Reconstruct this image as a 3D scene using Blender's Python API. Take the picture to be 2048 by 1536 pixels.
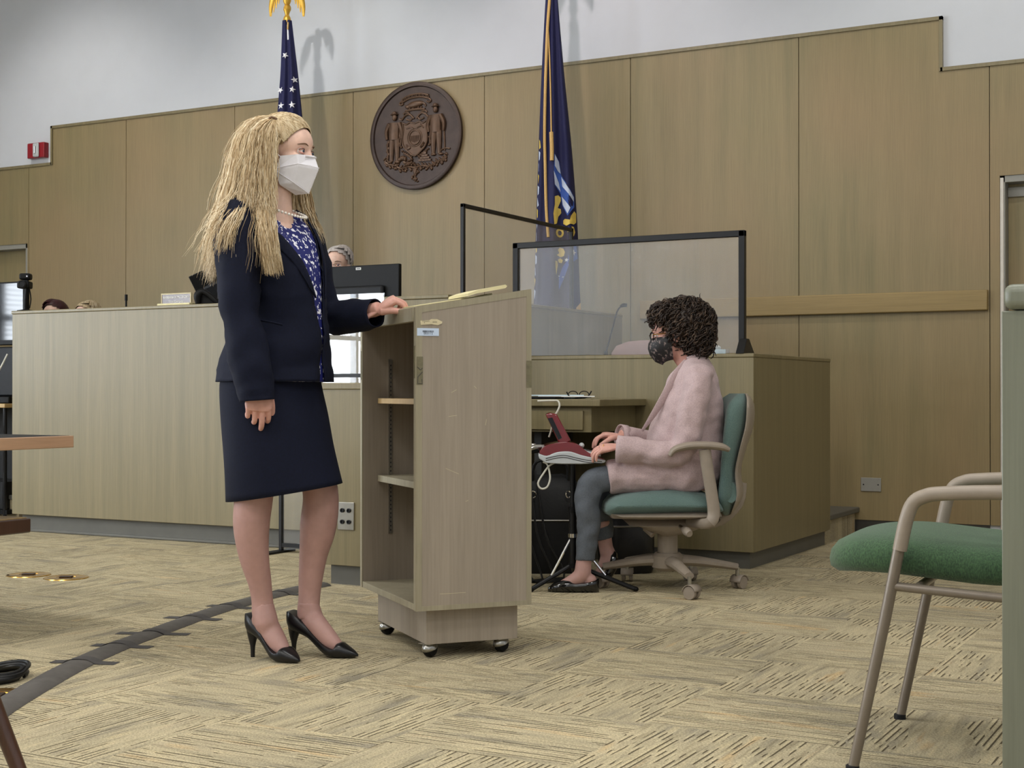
import bpy, bmesh, math, random
from mathutils import Vector, Matrix, Euler, noise as mnoise
for o in list(bpy.data.objects): bpy.data.objects.remove(o, do_unlink=True)
S = bpy.context.scene; COL = S.collection
PI = math.pi
rnd = random.Random(7)
# ------------------------------------------------------------------ camera
TH = math.radians(28.6); ST, CT = math.sin(TH), math.cos(TH)
FPX = 2850.0; HZ = 784.0; CAMH = 0.88
cd = bpy.data.cameras.new('camera'); cd.sensor_width = 36.0; cd.lens = FPX/2048*36.0; cd.clip_start = .05
cam = bpy.data.objects.new('camera', cd); COL.objects.link(cam)
cam.location = (0, 0, CAMH); cam.rotation_euler = (PI/2+math.atan((HZ-768)/FPX), 0, TH)
S.camera = cam
# ------------------------------------------------------------------ world and exposure
S.view_settings.view_transform = 'Standard'; S.view_settings.look = 'None'
S.view_settings.gamma = 1.0; S.view_settings.use_curve_mapping = False
S.view_settings.exposure = 0.52
wd = bpy.data.worlds.new('world'); S.world = wd; wd.use_nodes = True
wd.node_tree.nodes['Background'].inputs[0].default_value = (.72, .82, 1.0, 1)
wd.node_tree.nodes['Background'].inputs[1].default_value = 1.0
# ------------------------------------------------------------------ lights
def srgb(r, g, b):
    f = lambda c: (c/12.92 if c <= .04045 else ((c+.055)/1.055)**2.4)
    return (f(r/255), f(g/255), f(b/255))
def area(name, loc, sx, sy, power, color, rot):
    l = bpy.data.lights.new(name, 'AREA'); l.shape = 'RECTANGLE'; l.size = sx; l.size_y = sy
    l.energy = power; l.color = color
    o = bpy.data.objects.new(name, l); COL.objects.link(o); o.location = loc; o.rotation_euler = rot
    return o
RX0, RX1, RY0, RY1, RZ = -11.2, 3.2, -5.2, 8.80, 4.75      # the room
WINS = [(-3.55, 1.7), (-.2, 1.7), (3.3, 1.7)]              # windows in the left wall: centre y, width
for wy, ww in WINS:
    area('window_daylight', (RX0-.10, wy, 1.95), 2.1, ww, 185, (.86, .93, 1.0), (0, -PI/2, 0))
CEIL = [(x, y) for x in (-8.6, -5.2, -1.8, 1.4) for y in (-3.2, .2, 3.6)]
for cx, cy in CEIL:
    area('ceiling_panel_light', (cx, cy, RZ-.06), 1.15, .55, 34, (1.0, .985, .965), (0, 0, 0))
WASH = [(-8.8, 6.75), (-6.25, 6.75), (-4.05, 6.75), (-1.3, 6.75)]
for cx, cy in WASH:
    l = bpy.data.lights.new('wall_wash_light', 'SPOT'); l.energy = 66; l.spot_size = math.radians(82); l.spot_blend = .8
    l.shadow_soft_size = .05; l.color = (1, .88, .87) if abs(cx+4.05) < .1 else (1, .96, .90)
    o = bpy.data.objects.new('wall_wash_light', l); COL.objects.link(o); o.location = (cx, cy, RZ-.1)
    d = Vector((cx-.1, 8.78, 2.2))-o.location
    o.rotation_euler = d.to_track_quat('-Z', 'Y').to_euler()
# ------------------------------------------------------------------ coordinates read from the photograph
def C(xc, d, z):                        # camera-aligned ground coordinates -> world
    return Vector((-d*ST+xc*CT, d*CT+xc*ST, z))
def at(px, py, D):                      # a pixel at a known depth -> world
    return C((px-1024)/FPX*D, D, CAMH+(HZ-py)*D/FPX)
def atY(px, py, Y):                     # a pixel on a plane parallel to the back wall -> world
    t = (px-1024)/FPX
    return at(px, py, Y/(CT+ST*t))
# ------------------------------------------------------------------ materials
class NT:
    def __init__(s, name):
        s.m = bpy.data.materials.new(name); s.m.use_nodes = True
        s.t = s.m.node_tree; s.b = s.t.nodes['Principled BSDF']; s.out = s.t.nodes['Material Output']
    def n(s, kind, **kw):
        nd = s.t.nodes.new('ShaderNode'+kind)
        for k, v in kw.items():
            if k in nd.inputs: nd.inputs[k].default_value = v
            else: setattr(nd, k, v)
        return nd
    def l(s, a, b): s.t.links.new(a, b)
    def coords(s, scale=(1, 1, 1), rot=(0, 0, 0)):
        tc = s.n('TexCoord'); mp = s.n('Mapping'); mp.inputs['Scale'].default_value = scale; mp.inputs['Rotation'].default_value = rot
        s.l(tc.outputs['Object'], mp.inputs['Vector']); return mp.outputs['Vector']
    def noise(s, vec, scale, detail=4, rough=.55):
        n = s.n('TexNoise'); n.inputs['Scale'].default_value = scale; n.inputs['Detail'].default_value = detail; n.inputs['Roughness'].default_value = rough
        if vec is not None: s.l(vec, n.inputs['Vector'])
        return n.outputs['Fac']
    def ramp(s, fac, stops):
        r = s.n('ValToRGB'); e = r.color_ramp.elements
        while len(e) < len(stops): e.new(.5)
        for i, (p, c) in enumerate(stops):
            e[i].position = p; e[i].color = (*c, 1) if len(c) == 3 else c
        s.l(fac, r.inputs['Fac']); return r.outputs['Color']
    def mix(s, fac, a, b, mode='MIX'):
        x = s.n('Mix'); x.data_type = 'RGBA'; x.blend_type = mode
        for sock, v in ((x.inputs[0], fac), (x.inputs[6], a), (x.inputs[7], b)):
            if hasattr(v, 'is_linked') or hasattr(v, 'links'): s.l(v, sock)
            elif isinstance(v, (int, float)): sock.default_value = v
            else: sock.default_value = (*v, 1)
        return x.outputs[2]
    def math(s, op, a, b=0.0, c=None):
        x = s.n('Math'); x.operation = op
        for i, v in enumerate((a, b) if c is None else (a, b, c)):
            if isinstance(v, (int, float)): x.inputs[i].default_value = v
            else: s.l(v, x.inputs[i])
        return x.outputs[0]
    def bump(s, h, strength=.2, dist=.01):
        b = s.n('Bump'); b.inputs['Strength'].default_value = strength; b.inputs['Distance'].default_value = dist
        s.l(h, b.inputs['Height']); s.l(b.outputs['Normal'], s.b.inputs['Normal'])
    def set(s, **kw):
        for k, v in kw.items():
            k = k.replace('_', ' ')
            if hasattr(v, 'links'): s.l(v, s.b.inputs[k])
            else: s.b.inputs[k].default_value = (*v, 1) if isinstance(v, tuple) and s.b.inputs[k].type == 'RGBA' else v
        return s
MAT = {}
def plain(name, rgb, rough=.5, metal=0.0, var=.12, scale=30, bump=0.0, bscale=None, **kw):
    """one colour with slight procedural mottling"""
    s = NT(name); v = s.coords(); c = srgb(*rgb); f = s.noise(v, scale, 3)
    lo = tuple(x*(1-var) for x in c); hi = tuple(min(1, x*(1+var)) for x in c)
    s.set(Base_Color=s.ramp(f, [(.3, lo), (.7, hi)]), Roughness=rough, Metallic=metal, **kw)
    if bump: s.bump(s.noise(v, bscale or scale*4, 2), bump, .004)
    MAT[name] = s.m; return s.m
def wood(name, c1, c2, c3, grain=(13, 13, .55), fine=(150, 150, 4), rough=.45, blotch=.7, coat=0.0):
    s = NT(name); c1, c2, c3 = srgb(*c1), srgb(*c2), srgb(*c3)
    g = s.noise(s.coords(grain), 1.0, 5, .6); fi = s.noise(s.coords(fine), 1.0, 3, .6); bl = s.noise(s.coords((.55, .55, .45)), 1.6, 3, .5)
    a = s.ramp(g, [(.32, c1), (.68, c2)])
    b = s.mix(s.ramp(bl, [(.4, (0, 0, 0)), (.65, (blotch,)*3)]), a, c3)
    k = s.ramp(fi, [(.3, (.90,)*3), (.62, (1.03,)*3)])
    s.set(Base_Color=s.mix(1.0, b, k, 'MULTIPLY'), Roughness=rough, Coat_Weight=coat, Coat_Roughness=.3)
    s.bump(fi, .06, .002); MAT[name] = s.m; return s.m
wood('wall_wood', (124, 113, 78), (140, 125, 88), (146, 123, 88), rough=.5, coat=.06)
wood('bench_wood', (115, 105, 74), (132, 120, 87), (123, 111, 79), grain=(22, 22, .5), rough=.42, coat=.12)
wood('rail_wood', (130, 110, 66), (150, 128, 82), (146, 124, 78), grain=(.6, 13, 13), fine=(4, 150, 150))
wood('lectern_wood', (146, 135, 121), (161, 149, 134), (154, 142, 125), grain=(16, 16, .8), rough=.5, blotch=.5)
wood('lectern_edge_wood', (146, 138, 116), (162, 153, 130), (152, 144, 120), grain=(20, 20, 1.2), rough=.5)
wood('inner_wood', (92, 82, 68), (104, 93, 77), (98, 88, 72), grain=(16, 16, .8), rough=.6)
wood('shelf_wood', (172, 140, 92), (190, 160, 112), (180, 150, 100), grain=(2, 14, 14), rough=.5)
wood('table_wood', (190, 150, 120), (230, 190, 156), (210, 170, 138), grain=(16, 1.4, 20), fine=(150, 5, 150), rough=.3, coat=.3)
wood('dark_wood', (62, 38, 28), (84, 54, 40), (74, 46, 33), grain=(14, 14, 2), rough=.25, coat=.4)
wood('green_wood', (104, 107, 92), (120, 122, 106), (112, 115, 99), grain=(20, 20, .8), rough=.4, coat=.1)
plain('white_paint', (200, 203, 209), .85, var=.015, scale=5, bump=.06, bscale=160)
plain('ceiling_white', (232, 232, 228), .9, var=.03, scale=60)
plain('kick_vinyl', (92, 90, 82), .5, var=.08, scale=8)
plain('dark_vinyl', (52, 50, 46), .5)
plain('joint_dark', (62, 54, 36), .8)
plain('frame_grey', (140, 138, 130), .4, var=.04)
plain('frame_light', (205, 198, 188), .4, var=.04)
plain('black_metal', (16, 16, 18), .38, .3, bump=.03)
plain('black_plastic', (10, 10, 11), .5, Specular_IOR_Level=.22)
plain('dark_plastic', (24, 25, 28), .5, Specular_IOR_Level=.25)
plain('screen_black', (8, 9, 12), .06)
plain('steel', (176, 174, 168), .28, 1.0, var=.06)
plain('chrome', (225, 225, 228), .08, 1.0, var=.02)
plain('brass', (206, 164, 82), .22, 1.0, var=.06)
plain('gold', (214, 170, 70), .35, .6, var=.1)
plain('gold_cloth', (204, 166, 100), .6, var=.15, scale=200)
plain('yellow_print', (226, 196, 92), .7, var=.08)
plain('navy_cloth', (20, 22, 70), .75, var=.12, scale=140, bump=.06)
plain('blue_cloth', (54, 88, 168), .75, var=.1, scale=140)
plain('pale_print', (196, 206, 226), .7, var=.06)
plain('white_cloth', (236, 236, 240), .75, var=.03, scale=140)
plain('red_cloth', (150, 30, 44), .75, var=.1, scale=140)
plain('bronze', (60, 46, 40), .46, .35, var=.18, scale=16, bump=.1, bscale=70)
plain('bronze_relief', (86, 63, 46), .42, .4, var=.2, scale=26)
plain('red_plastic', (142, 22, 34), .3, var=.06)
plain('maroon_gloss', (112, 14, 24), .12, var=.1, Coat_Weight=.8)
plain('light_grey', (184, 188, 190), .45, var=.04)
plain('key_dark', (52, 52, 56), .4)
plain('paper', (236, 236, 232), .8, var=.03)
plain('blue_paper', (196, 218, 228), .8, var=.03)
plain('yellow_paper', (226, 216, 170), .8, var=.05)
plain('tape_tan', (206, 194, 160), .7, var=.08)
plain('tape_residue', (112, 106, 82), .6, var=.2, scale=50)
plain('label_blue', (198, 214, 236), .6, var=.02)
plain('ink', (30, 32, 44), .7)
plain('gaffer_grey', (84, 80, 76), .65, var=.14, scale=24, bump=.15)
plain('gaffer_dark', (70, 67, 66), .7, var=.12, scale=30)
plain('taupe_plastic', (146, 134, 120), .45, var=.05, bump=.04, bscale=260)
plain('taupe_metal', (124, 114, 102), .35, .25, var=.05)
plain('skin', (230, 192, 174), .5, var=.07, scale=40, Subsurface_Weight=.12, Subsurface_Radius=(.01, .004, .002))
plain('skin_pink', (212, 160, 146), .5, var=.08, scale=40, Subsurface_Weight=.1, Subsurface_Radius=(.01, .004, .002))
plain('skin_hose', (180, 141, 133), .5, var=.06, scale=30, Subsurface_Weight=.06, Subsurface_Radius=(.01, .004, .002))
plain('eye_white', (226, 222, 216), .2, var=.02)
plain('eye_iris', (52, 62, 76), .15)
plain('lash', (48, 36, 32), .7)
plain('brow_hair', (112, 84, 62), .7)
plain('lip', (176, 100, 96), .5)
plain('navy_wool', (11, 16, 36), .85, var=.2, scale=160, bump=.1, bscale=900, Specular_IOR_Level=.25)
plain('black_leather', (18, 18, 21), .3, var=.1, scale=90, bump=.05)
plain('patent', (10, 10, 12), .1, Coat_Weight=.6)
plain('pearl', (242, 236, 226), .2, var=.02, Coat_Weight=.5)
plain('mask_white', (236, 234, 240), .8, var=.02, scale=90, bump=.04)
plain('rose_wool', (184, 161, 161), .95, var=.16, scale=230, bump=.25, bscale=600, Sheen_Weight=.12)
plain('denim', (86, 91, 98), .85, var=.2, scale=260, bump=.15, bscale=500)
plain('robe', (24, 24, 28), .8)
plain('mauve', (160, 134, 130), .7, var=.05)
plain('cord_white', (206, 204, 192), .5)
plain('cord_black', (14, 14, 15), .4)
plain('nylon_black', (13, 13, 14), .7, bump=.2)
plain('outside_white', (230, 232, 236), .6)
def fabric(name, a, b, scale=420, rough=.9, bump=.35):
    s = NT(name); v = s.coords((1, 1, .5)); f = s.noise(v, scale, 2); g = s.noise(v, 7, 3)
    s.set(Base_Color=s.mix(s.ramp(g, [(.35, (0, 0, 0)), (.7, (.45,)*3)]), s.ramp(f, [(.35, srgb(*a)), (.65, srgb(*b))]), srgb(*b)), Roughness=rough, Sheen_Weight=.15)
    s.bump(f, bump, .003); MAT[name] = s.m
fabric('green_fabric', (36, 60, 38), (62, 92, 58), scale=300, bump=.6)
fabric('teal_fabric', (72, 95, 91), (97, 119, 113), scale=500)
def hairmat(name, dark, mid, light):
    s = NT(name); v = s.coords((60, 60, 5)); f = s.noise(v, 1.6, 4, .6)
    ge = s.n('NewGeometry'); f = s.math('MULTIPLY_ADD', ge.outputs['Random Per Island'], .55, s.math('MULTIPLY_ADD', f, .9, -.22))
    s.set(Base_Color=s.ramp(f, [(.12, srgb(*dark)), (.5, srgb(*mid)), (.85, srgb(*light))]), Roughness=.45, Specular_IOR_Level=.35)
    MAT[name] = s.m
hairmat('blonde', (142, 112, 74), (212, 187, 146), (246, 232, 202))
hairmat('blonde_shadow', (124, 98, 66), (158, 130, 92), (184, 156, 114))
hairmat('dark_curls', (24, 17, 14), (44, 33, 27), (92, 74, 60))
hairmat('grey_hair', (140, 132, 128), (186, 178, 174), (222, 216, 212))
hairmat('maroon_hair', (34, 12, 16), (58, 22, 28), (90, 44, 48))
hairmat('streak_hair', (120, 98, 66), (186, 166, 132), (226, 214, 190))
def printed(name, base, spots, scale, lo, hi, rough=.6):
    s = NT(name); v = s.coords((1, 1, .8)); d = s.noise(v, scale, 2, .5)
    s.set(Base_Color=s.ramp(d, [(lo, srgb(*base)), (hi, srgb(*spots))]), Roughness=rough); MAT[name] = s.m
printed('blouse_print', (20, 28, 104), (240, 240, 250), 76, .57, .60)
printed('mask_print', (22, 20, 22), (128, 112, 108), 75, .56, .66)
def glassmat(name, tint=.985, haze=.03, rough=.0):
    s = NT(name); t = s.n('BsdfTransparent'); t.inputs[0].default_value = (tint, tint, tint, 1)
    g = s.n('BsdfGlossy'); g.inputs['Roughness'].default_value = rough
    ge = s.n('NewGeometry'); dt = s.n('VectorMath'); dt.operation = 'DOT_PRODUCT'
    s.l(ge.outputs['Incoming'], dt.inputs[0]); s.l(ge.outputs['Normal'], dt.inputs[1])
    fres = s.math('MULTIPLY_ADD', s.math('POWER', s.math('SUBTRACT', 1.0, s.math('ABSOLUTE', dt.outputs['Value'])), 5.0), .95, .045)
    d = s.n('BsdfDiffuse'); d.inputs[0].default_value = (.8, .82, .85, 1)
    m1 = s.n('MixShader'); m2 = s.n('MixShader')
    f = s.math('MULTIPLY', s.noise(s.coords(), 3.0, 3), haze*2)
    s.l(f, m1.inputs[0]); s.l(t.outputs[0], m1.inputs[1]); s.l(d.outputs[0], m1.inputs[2])
    s.l(fres, m2.inputs[0]); s.l(m1.outputs[0], m2.inputs[1]); s.l(g.outputs[0], m2.inputs[2])
    s.l(m2.outputs[0], s.out.inputs['Surface']); MAT[name] = s.m
glassmat('acrylic', .98, .05)
glassmat('lens_glass', .98, .0)
def carpet():
    s = NT('carpet'); tc = s.n('TexCoord'); P = tc.outputs['Object']
    T = .5
    sx = s.n('SeparateXYZ'); s.l(P, sx.inputs[0])
    ix = s.math('FLOOR', s.math('DIVIDE', sx.outputs[0], T)); iy = s.math('FLOOR', s.math('DIVIDE', sx.outputs[1], T))
    par = s.math('ABSOLUTE', s.math('MODULO', s.math('ADD', ix, iy), 2.0)); par = s.math('GREATER_THAN', par, .5)
    cell = s.n('CombineXYZ'); s.l(ix, cell.inputs[0]); s.l(iy, cell.inputs[1])
    wn = s.n('TexWhiteNoise'); s.l(cell.outputs[0], wn.inputs['Vector'])
    def two(sc_long, sc_cross, detail, rough):
        out = []
        for sc in ((sc_long, sc_cross, 1), (sc_cross, sc_long, 1)):
            mp = s.n('Mapping'); mp.inputs['Scale'].default_value = sc; s.l(P, mp.inputs['Vector'])
            ad = s.n('VectorMath'); ad.operation = 'ADD'; s.l(mp.outputs[0], ad.inputs[0]); s.l(wn.outputs['Color'], ad.inputs[1])
            out.append(s.noise(ad.outputs[0], 1.0, detail, rough))
        return s.mix(par, out[0], out[1])
    def cross():                                   # coordinate across the pile rows of this tile
        return s.mix(par, sx.outputs[1], sx.outputs[0])
    band = two(2.2, 15, 2, .5)        # broad colour bars within a tile
    patch = two(5.0, 60, 2, .6)
    row = s.math('FRACT', s.math('MULTIPLY', cross(), 58.0))
    rowid = s.n('TexWhiteNoise'); rowid.noise_dimensions = '1D'; s.l(s.math('FLOOR', s.math('MULTIPLY', cross(), 58.0)), rowid.inputs['W'])
    dash = two(9.0, 58, 1, .5); region = two(2.6, 6.0, 1, .5)
    grain = s.noise(P, 170, 2, .7); fuzz = s.noise(P, 420, 1, .6)
    base = s.ramp(band, [(.30, srgb(134, 128, 114)), (.42, srgb(170, 159, 132)), (.55, srgb(188, 175, 144)), (.66, srgb(182, 169, 141)), (.74, srgb(196, 168, 124))])
    base = s.mix(.35, base, s.ramp(s.noise(P, 1.1, 2), [(.35, srgb(150, 142, 124)), (.65, srgb(190, 178, 150))]))
    base = s.mix(1.0, base, s.ramp(patch, [(.30, (.74, .73, .70)), (.45, (.96, .96, .95)), (.6, (1.06, 1.05, 1.02)), (.72, (1.16, 1.13, 1.05))]), 'MULTIPLY')
    groove = s.math('LESS_THAN', row, .30)
    on = s.math('MULTIPLY', s.math('GREATER_THAN', dash, .50), s.math('GREATER_THAN', region, .43))
    base = s.mix(s.math('MULTIPLY', s.math('MULTIPLY', groove, on), .86), base, srgb(70, 60, 44))
    ridge = s.math('MULTIPLY', s.math('GREATER_THAN', row, .55), on)
    base = s.mix(s.math('MULTIPLY', ridge, .30), base, srgb(226, 212, 172))
    base = s.mix(1.0, base, s.ramp(grain, [(.30, (.60, .60, .58)), (.5, (1.0,)*3), (.70, (1.30, 1.29, 1.25))]), 'MULTIPLY')
    base = s.mix(1.0, base, s.ramp(fuzz, [(.30, (.80,)*3), (.7, (1.18,)*3)]), 'MULTIPLY')
    s.set(Base_Color=base, Roughness=.95, Specular_IOR_Level=.1)
    s.bump(grain, .45, .005); MAT['carpet'] = s.m
carpet()
# ------------------------------------------------------------------ mesh tools
def V(*a): return Vector(a[0]) if len(a) == 1 else Vector(a)
def cr(pts, sub):
    """Catmull-Rom resampling of a list of tuples of any length"""
    if sub < 2 or len(pts) < 3: return [tuple(p) for p in pts]
    out = []; n = len(pts)
    for i in range(n-1):
        p0, p1, p2, p3 = pts[max(i-1, 0)], pts[i], pts[i+1], pts[min(i+2, n-1)]
        for k in range(sub):
            t = k/sub
            out.append(tuple(.5*((2*b)+(-a+c)*t+(2*a-5*b+4*c-d)*t*t+(-a+3*b-3*c+d)*t**3) for a, b, c, d in zip(p0, p1, p2, p3)))
    out.append(tuple(pts[-1])); return out
class MB:
    def __init__(s): s.v = []; s.f = []; s.mi = []; s.cur = 0
    def add(s, vs, fs):
        o = len(s.v); s.v += [tuple(p) for p in vs]; s.f += [tuple(i+o for i in f) for f in fs]; s.mi += [s.cur]*len(fs); return s
    def mat(s, i): s.cur = i; return s
    def box(s, x0, x1, y0, y1, z0, z1, M=None):
        vs = [V(x, y, z) for z in (z0, z1) for y in (y0, y1) for x in (x0, x1)]
        if M is not None: vs = [M @ p for p in vs]
        return s.add(vs, [(0, 2, 3, 1), (4, 5, 7, 6), (0, 1, 5, 4), (2, 6, 7, 3), (0, 4, 6, 2), (1, 3, 7, 5)])
    def loft(s, rings, cap=True, closed=True):
        n = len(rings[0]); vs = [p for r in rings for p in r]; fs = []
        for i in range(len(rings)-1):
            for k in range(n if closed else n-1):
                a, b = i*n+k, i*n+(k+1) % n; fs.append((a, b, b+n, a+n))
        if cap: fs.append(tuple(range(n-1, -1, -1))); fs.append(tuple((len(rings)-1)*n+k for k in range(n)))
        return s.add(vs, fs)
    def tube(s, pts, r, n=10, sub=1, cap=True, flat=1.0, up=None):
        """round bar along points; r a number or one per point; flat squashes across 'up'"""
        rr = [r]*len(pts) if isinstance(r, (int, float)) else list(r)
        q = cr([tuple(p)+(x,) for p, x in zip(pts, rr)], sub)
        P = [V(*a[:3]) for a in q]; R = [a[3] for a in q]; rings = []
        prev = None
        for i, p in enumerate(P):
            t = (P[min(i+1, len(P)-1)]-P[max(i-1, 0)]); t = t.normalized() if t.length > 1e-9 else V(0, 0, 1)
            if up is not None: a = V(up)-t*t.dot(V(up))
            elif prev is None: a = t.orthogonal()
            else: a = prev-t*t.dot(prev)
            if a.length < 1e-6: a = t.orthogonal()
            a.normalize(); prev = a; b = t.cross(a)
            rings.append([p+(a*math.cos(2*PI*k/n)*flat+b*math.sin(2*PI*k/n))*R[i] for k in range(n)])
        return s.loft(rings, cap)
    def lathe(s, prof, n=24, M=None, cap=True):
        M = M or Matrix()
        return s.loft([[M @ V(r*math.cos(2*PI*k/n), r*math.sin(2*PI*k/n), z) for k in range(n)] for r, z in prof], cap)
    def ell(s, c, r, M=None, nu=20, nv=12):
        c = V(c); M = M or Matrix.Identity(3); rings = []
        for j in range(nv+1):
            a = PI*(j/nv-.5); ca, sa = max(math.cos(a), 1e-3), math.sin(a)
            rings.append([c+M @ V(r[0]*ca*math.cos(2*PI*k/nu), r[1]*ca*math.sin(2*PI*k/nu), r[2]*sa) for k in range(nu)])
        return s.loft(rings)
    def prism(s, poly, f0, f1):
        """poly of 2D points; f0, f1 map a 2D point to the two ends"""
        n = len(poly); vs = [V(f0(*p)) for p in poly]+[V(f1(*p)) for p in poly]
        return s.add(vs, [tuple(range(n-1, -1, -1)), tuple(range(n, 2*n))]+[(k, (k+1) % n, n+(k+1) % n, n+k) for k in range(n)])
    def mesh(s, name='m'):
        me = bpy.data.meshes.new(name); me.from_pydata(s.v, [], s.f); 
        for p, i in zip(me.polygons, s.mi): p.material_index = i
        bm = bmesh.new(); bm.from_mesh(me); bmesh.ops.recalc_face_normals(bm, faces=bm.faces); bm.to_mesh(me); bm.free()
        return me
    def build(s, name, mats, parent=None, bevel=0, smooth=35, seg=2, solid=0):
        me = s.mesh(name)
        for m in ([mats] if isinstance(mats, str) else mats): me.materials.append(MAT[m])
        o = bpy.data.objects.new(name, me); COL.objects.link(o)
        if parent is not None: o.parent = parent
        shade(me, smooth)
        if solid:
            d = o.modifiers.new('solid', 'SOLIDIFY'); d.thickness = solid; d.offset = 0
        if bevel:
            b = o.modifiers.new('bevel', 'BEVEL'); b.width = bevel; b.segments = seg; b.limit_method = 'ANGLE'; b.angle_limit = math.radians(40)
            b.harden_normals = False
        return o
def shade(me, deg):
    if deg:
        me.polygons.foreach_set('use_smooth', [True]*len(me.polygons)); me.set_sharp_from_angle(angle=math.radians(deg))
def tag(o, label, cat=None, group=None, kind=None):
    if label: o['label'] = label
    if cat: o['category'] = cat
    if group: o['group'] = group
    if kind: o['kind'] = kind
    return o
def empty(name, loc, rz=0, parent=None):
    o = bpy.data.objects.new(name, None); COL.objects.link(o); o.location = loc; o.rotation_euler = (0, 0, rz); o.empty_display_size = .1
    if parent: o.parent = parent
    return o
def thing(name, label, cat, loc=(0, 0, 0), rz=0, group=None): return tag(empty(name, loc, rz), label, cat, group)
def struct(o): o['kind'] = 'structure'; return o
def evaluated(o):
    dg = bpy.context.evaluated_depsgraph_get(); dg.update()
    return bpy.data.meshes.new_from_object(o.evaluated_get(dg))
def remesh(mb, voxel, smooth=4, factor=.5, fn=None):
    """union of all closed pieces of mb as one smooth skin; returns mesh data"""
    me = mb.mesh('tmp'); o = bpy.data.objects.new('tmp', me); COL.objects.link(o)
    r = o.modifiers.new('r', 'REMESH'); r.mode = 'VOXEL'; r.voxel_size = voxel; r.adaptivity = 0
    if smooth:
        d = o.modifiers.new('s', 'SMOOTH'); d.iterations = smooth; d.factor = factor
    out = evaluated(o); bpy.data.objects.remove(o); bpy.data.meshes.remove(me)
    if fn:
        for v in out.vertices: v.co = fn(v.co)
    return out
def join_meshes(name, meshes):
    bm = bmesh.new()
    for m in meshes: bm.from_mesh(m)
    out = bpy.data.meshes.new(name); bm.to_mesh(out); bm.free(); return out
def mobj(name, me, mats, parent=None, smooth=180):
    me.materials.clear()
    for m in ([mats] if isinstance(mats, str) else mats): me.materials.append(MAT[m])
    o = bpy.data.objects.new(name, me); COL.objects.link(o)
    if parent is not None: o.parent = parent
    if smooth: me.polygons.foreach_set('use_smooth', [True]*len(me.polygons))
    return o
def text(name, body, size, M, mat, parent, depth=.0006):
    cu = bpy.data.curves.new('t', 'FONT'); cu.body = body; cu.size = size; cu.align_x = 'CENTER'; cu.align_y = 'CENTER'; cu.extrude = depth
    t = bpy.data.objects.new('t', cu); COL.objects.link(t); me = evaluated(t); bpy.data.objects.remove(t)
    me.transform(M); o = mobj(name, me, mat, parent, 0); return o
def copy_tree(o, parent=None):
    c = o.copy(); COL.objects.link(c); c.parent = parent
    for ch in [x for x in bpy.data.objects if x.parent == o]: copy_tree(ch, c)
    return c
# ================================================================== the room
W0 = 8.78                                        # front face of the panelling
wall = MB().box(RX0, RX1, RY0, RY1+.3, -.06, 0).build('floor', 'carpet'); struct(wall); tag(wall, 'beige streaked carpet of quarter-turned tiles')
struct(MB().box(RX0, RX1, RY0, RY1+.2, RZ, RZ+.1).build('ceiling', 'ceiling_white'))
DR = [(-10.52, -9.545), (-1.50, -.50)]           # door openings in the back wall
DZ = 2.16
wb = MB()
xs = [RX0, DR[0][0], DR[0][1], DR[1][0], DR[1][1], RX1]
for i in (0, 2, 4): wb.box(xs[i], xs[i+1], RY1, RY1+.15, 0, RZ)
for a, b in DR: wb.box(a, b, RY1, RY1+.15, DZ, RZ)
wall_back = struct(wb.build('wall_back', 'white_paint')); tag(wall_back, 'white wall above stepped wood panelling')
wl = MB(); ys = [RY0]
for wy, ww in WINS: ys += [wy-ww/2, wy+ww/2]
ys.append(RY1)
for i in range(0, len(ys), 2): wl.box(RX0-.15, RX0, ys[i], ys[i+1], 0, RZ)
for wy, ww in WINS: wl.box(RX0-.15, RX0, wy-ww/2, wy+ww/2, 0, .9); wl.box(RX0-.15, RX0, wy-ww/2, wy+ww/2, 3.0, RZ)
struct(wl.build('wall_left', 'white_paint'))
struct(MB().box(RX1, RX1+.15, RY0, RY1, 0, RZ).build('wall_right', 'white_paint'))
struct(MB().box(RX0, RX1, RY0-.15, RY0, 0, RZ).build('wall_rear', 'white_paint'))
for i, (wy, ww) in enumerate(WINS):
    w = struct(empty('window_%d' % (i+1), (RX0, wy, .9)))
    fr = MB()
    for a, b in ((-ww/2, -ww/2+.06), (ww/2-.06, ww/2), (-.03, .03)): fr.box(-.08, .02, a, b, 0, 2.1)
    for z in (0, .68, 1.38, 2.04): fr.box(-.075, .015, -ww/2, ww/2, z, z+.06)
    fr.build('window_frame', 'outside_white', w)
    MB().box(-.05, .12, -ww/2-.05, ww/2+.05, -.05, -.001).build('window_sill', 'outside_white', w, bevel=.004)
    if i == 2:                                    # half-open blinds
        first = None
        for k in range(40):
            if first is None:
                first = MB().box(.03, .07, -ww/2+.02, ww/2-.02, -.0012, .0012).build('blind_slat', 'outside_white', w); o = first
            else: o = first.copy(); COL.objects.link(o); o.parent = w
            o.location = (0, 0, 2.02-k*.05); o.rotation_euler = (0, .5, 0)
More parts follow.
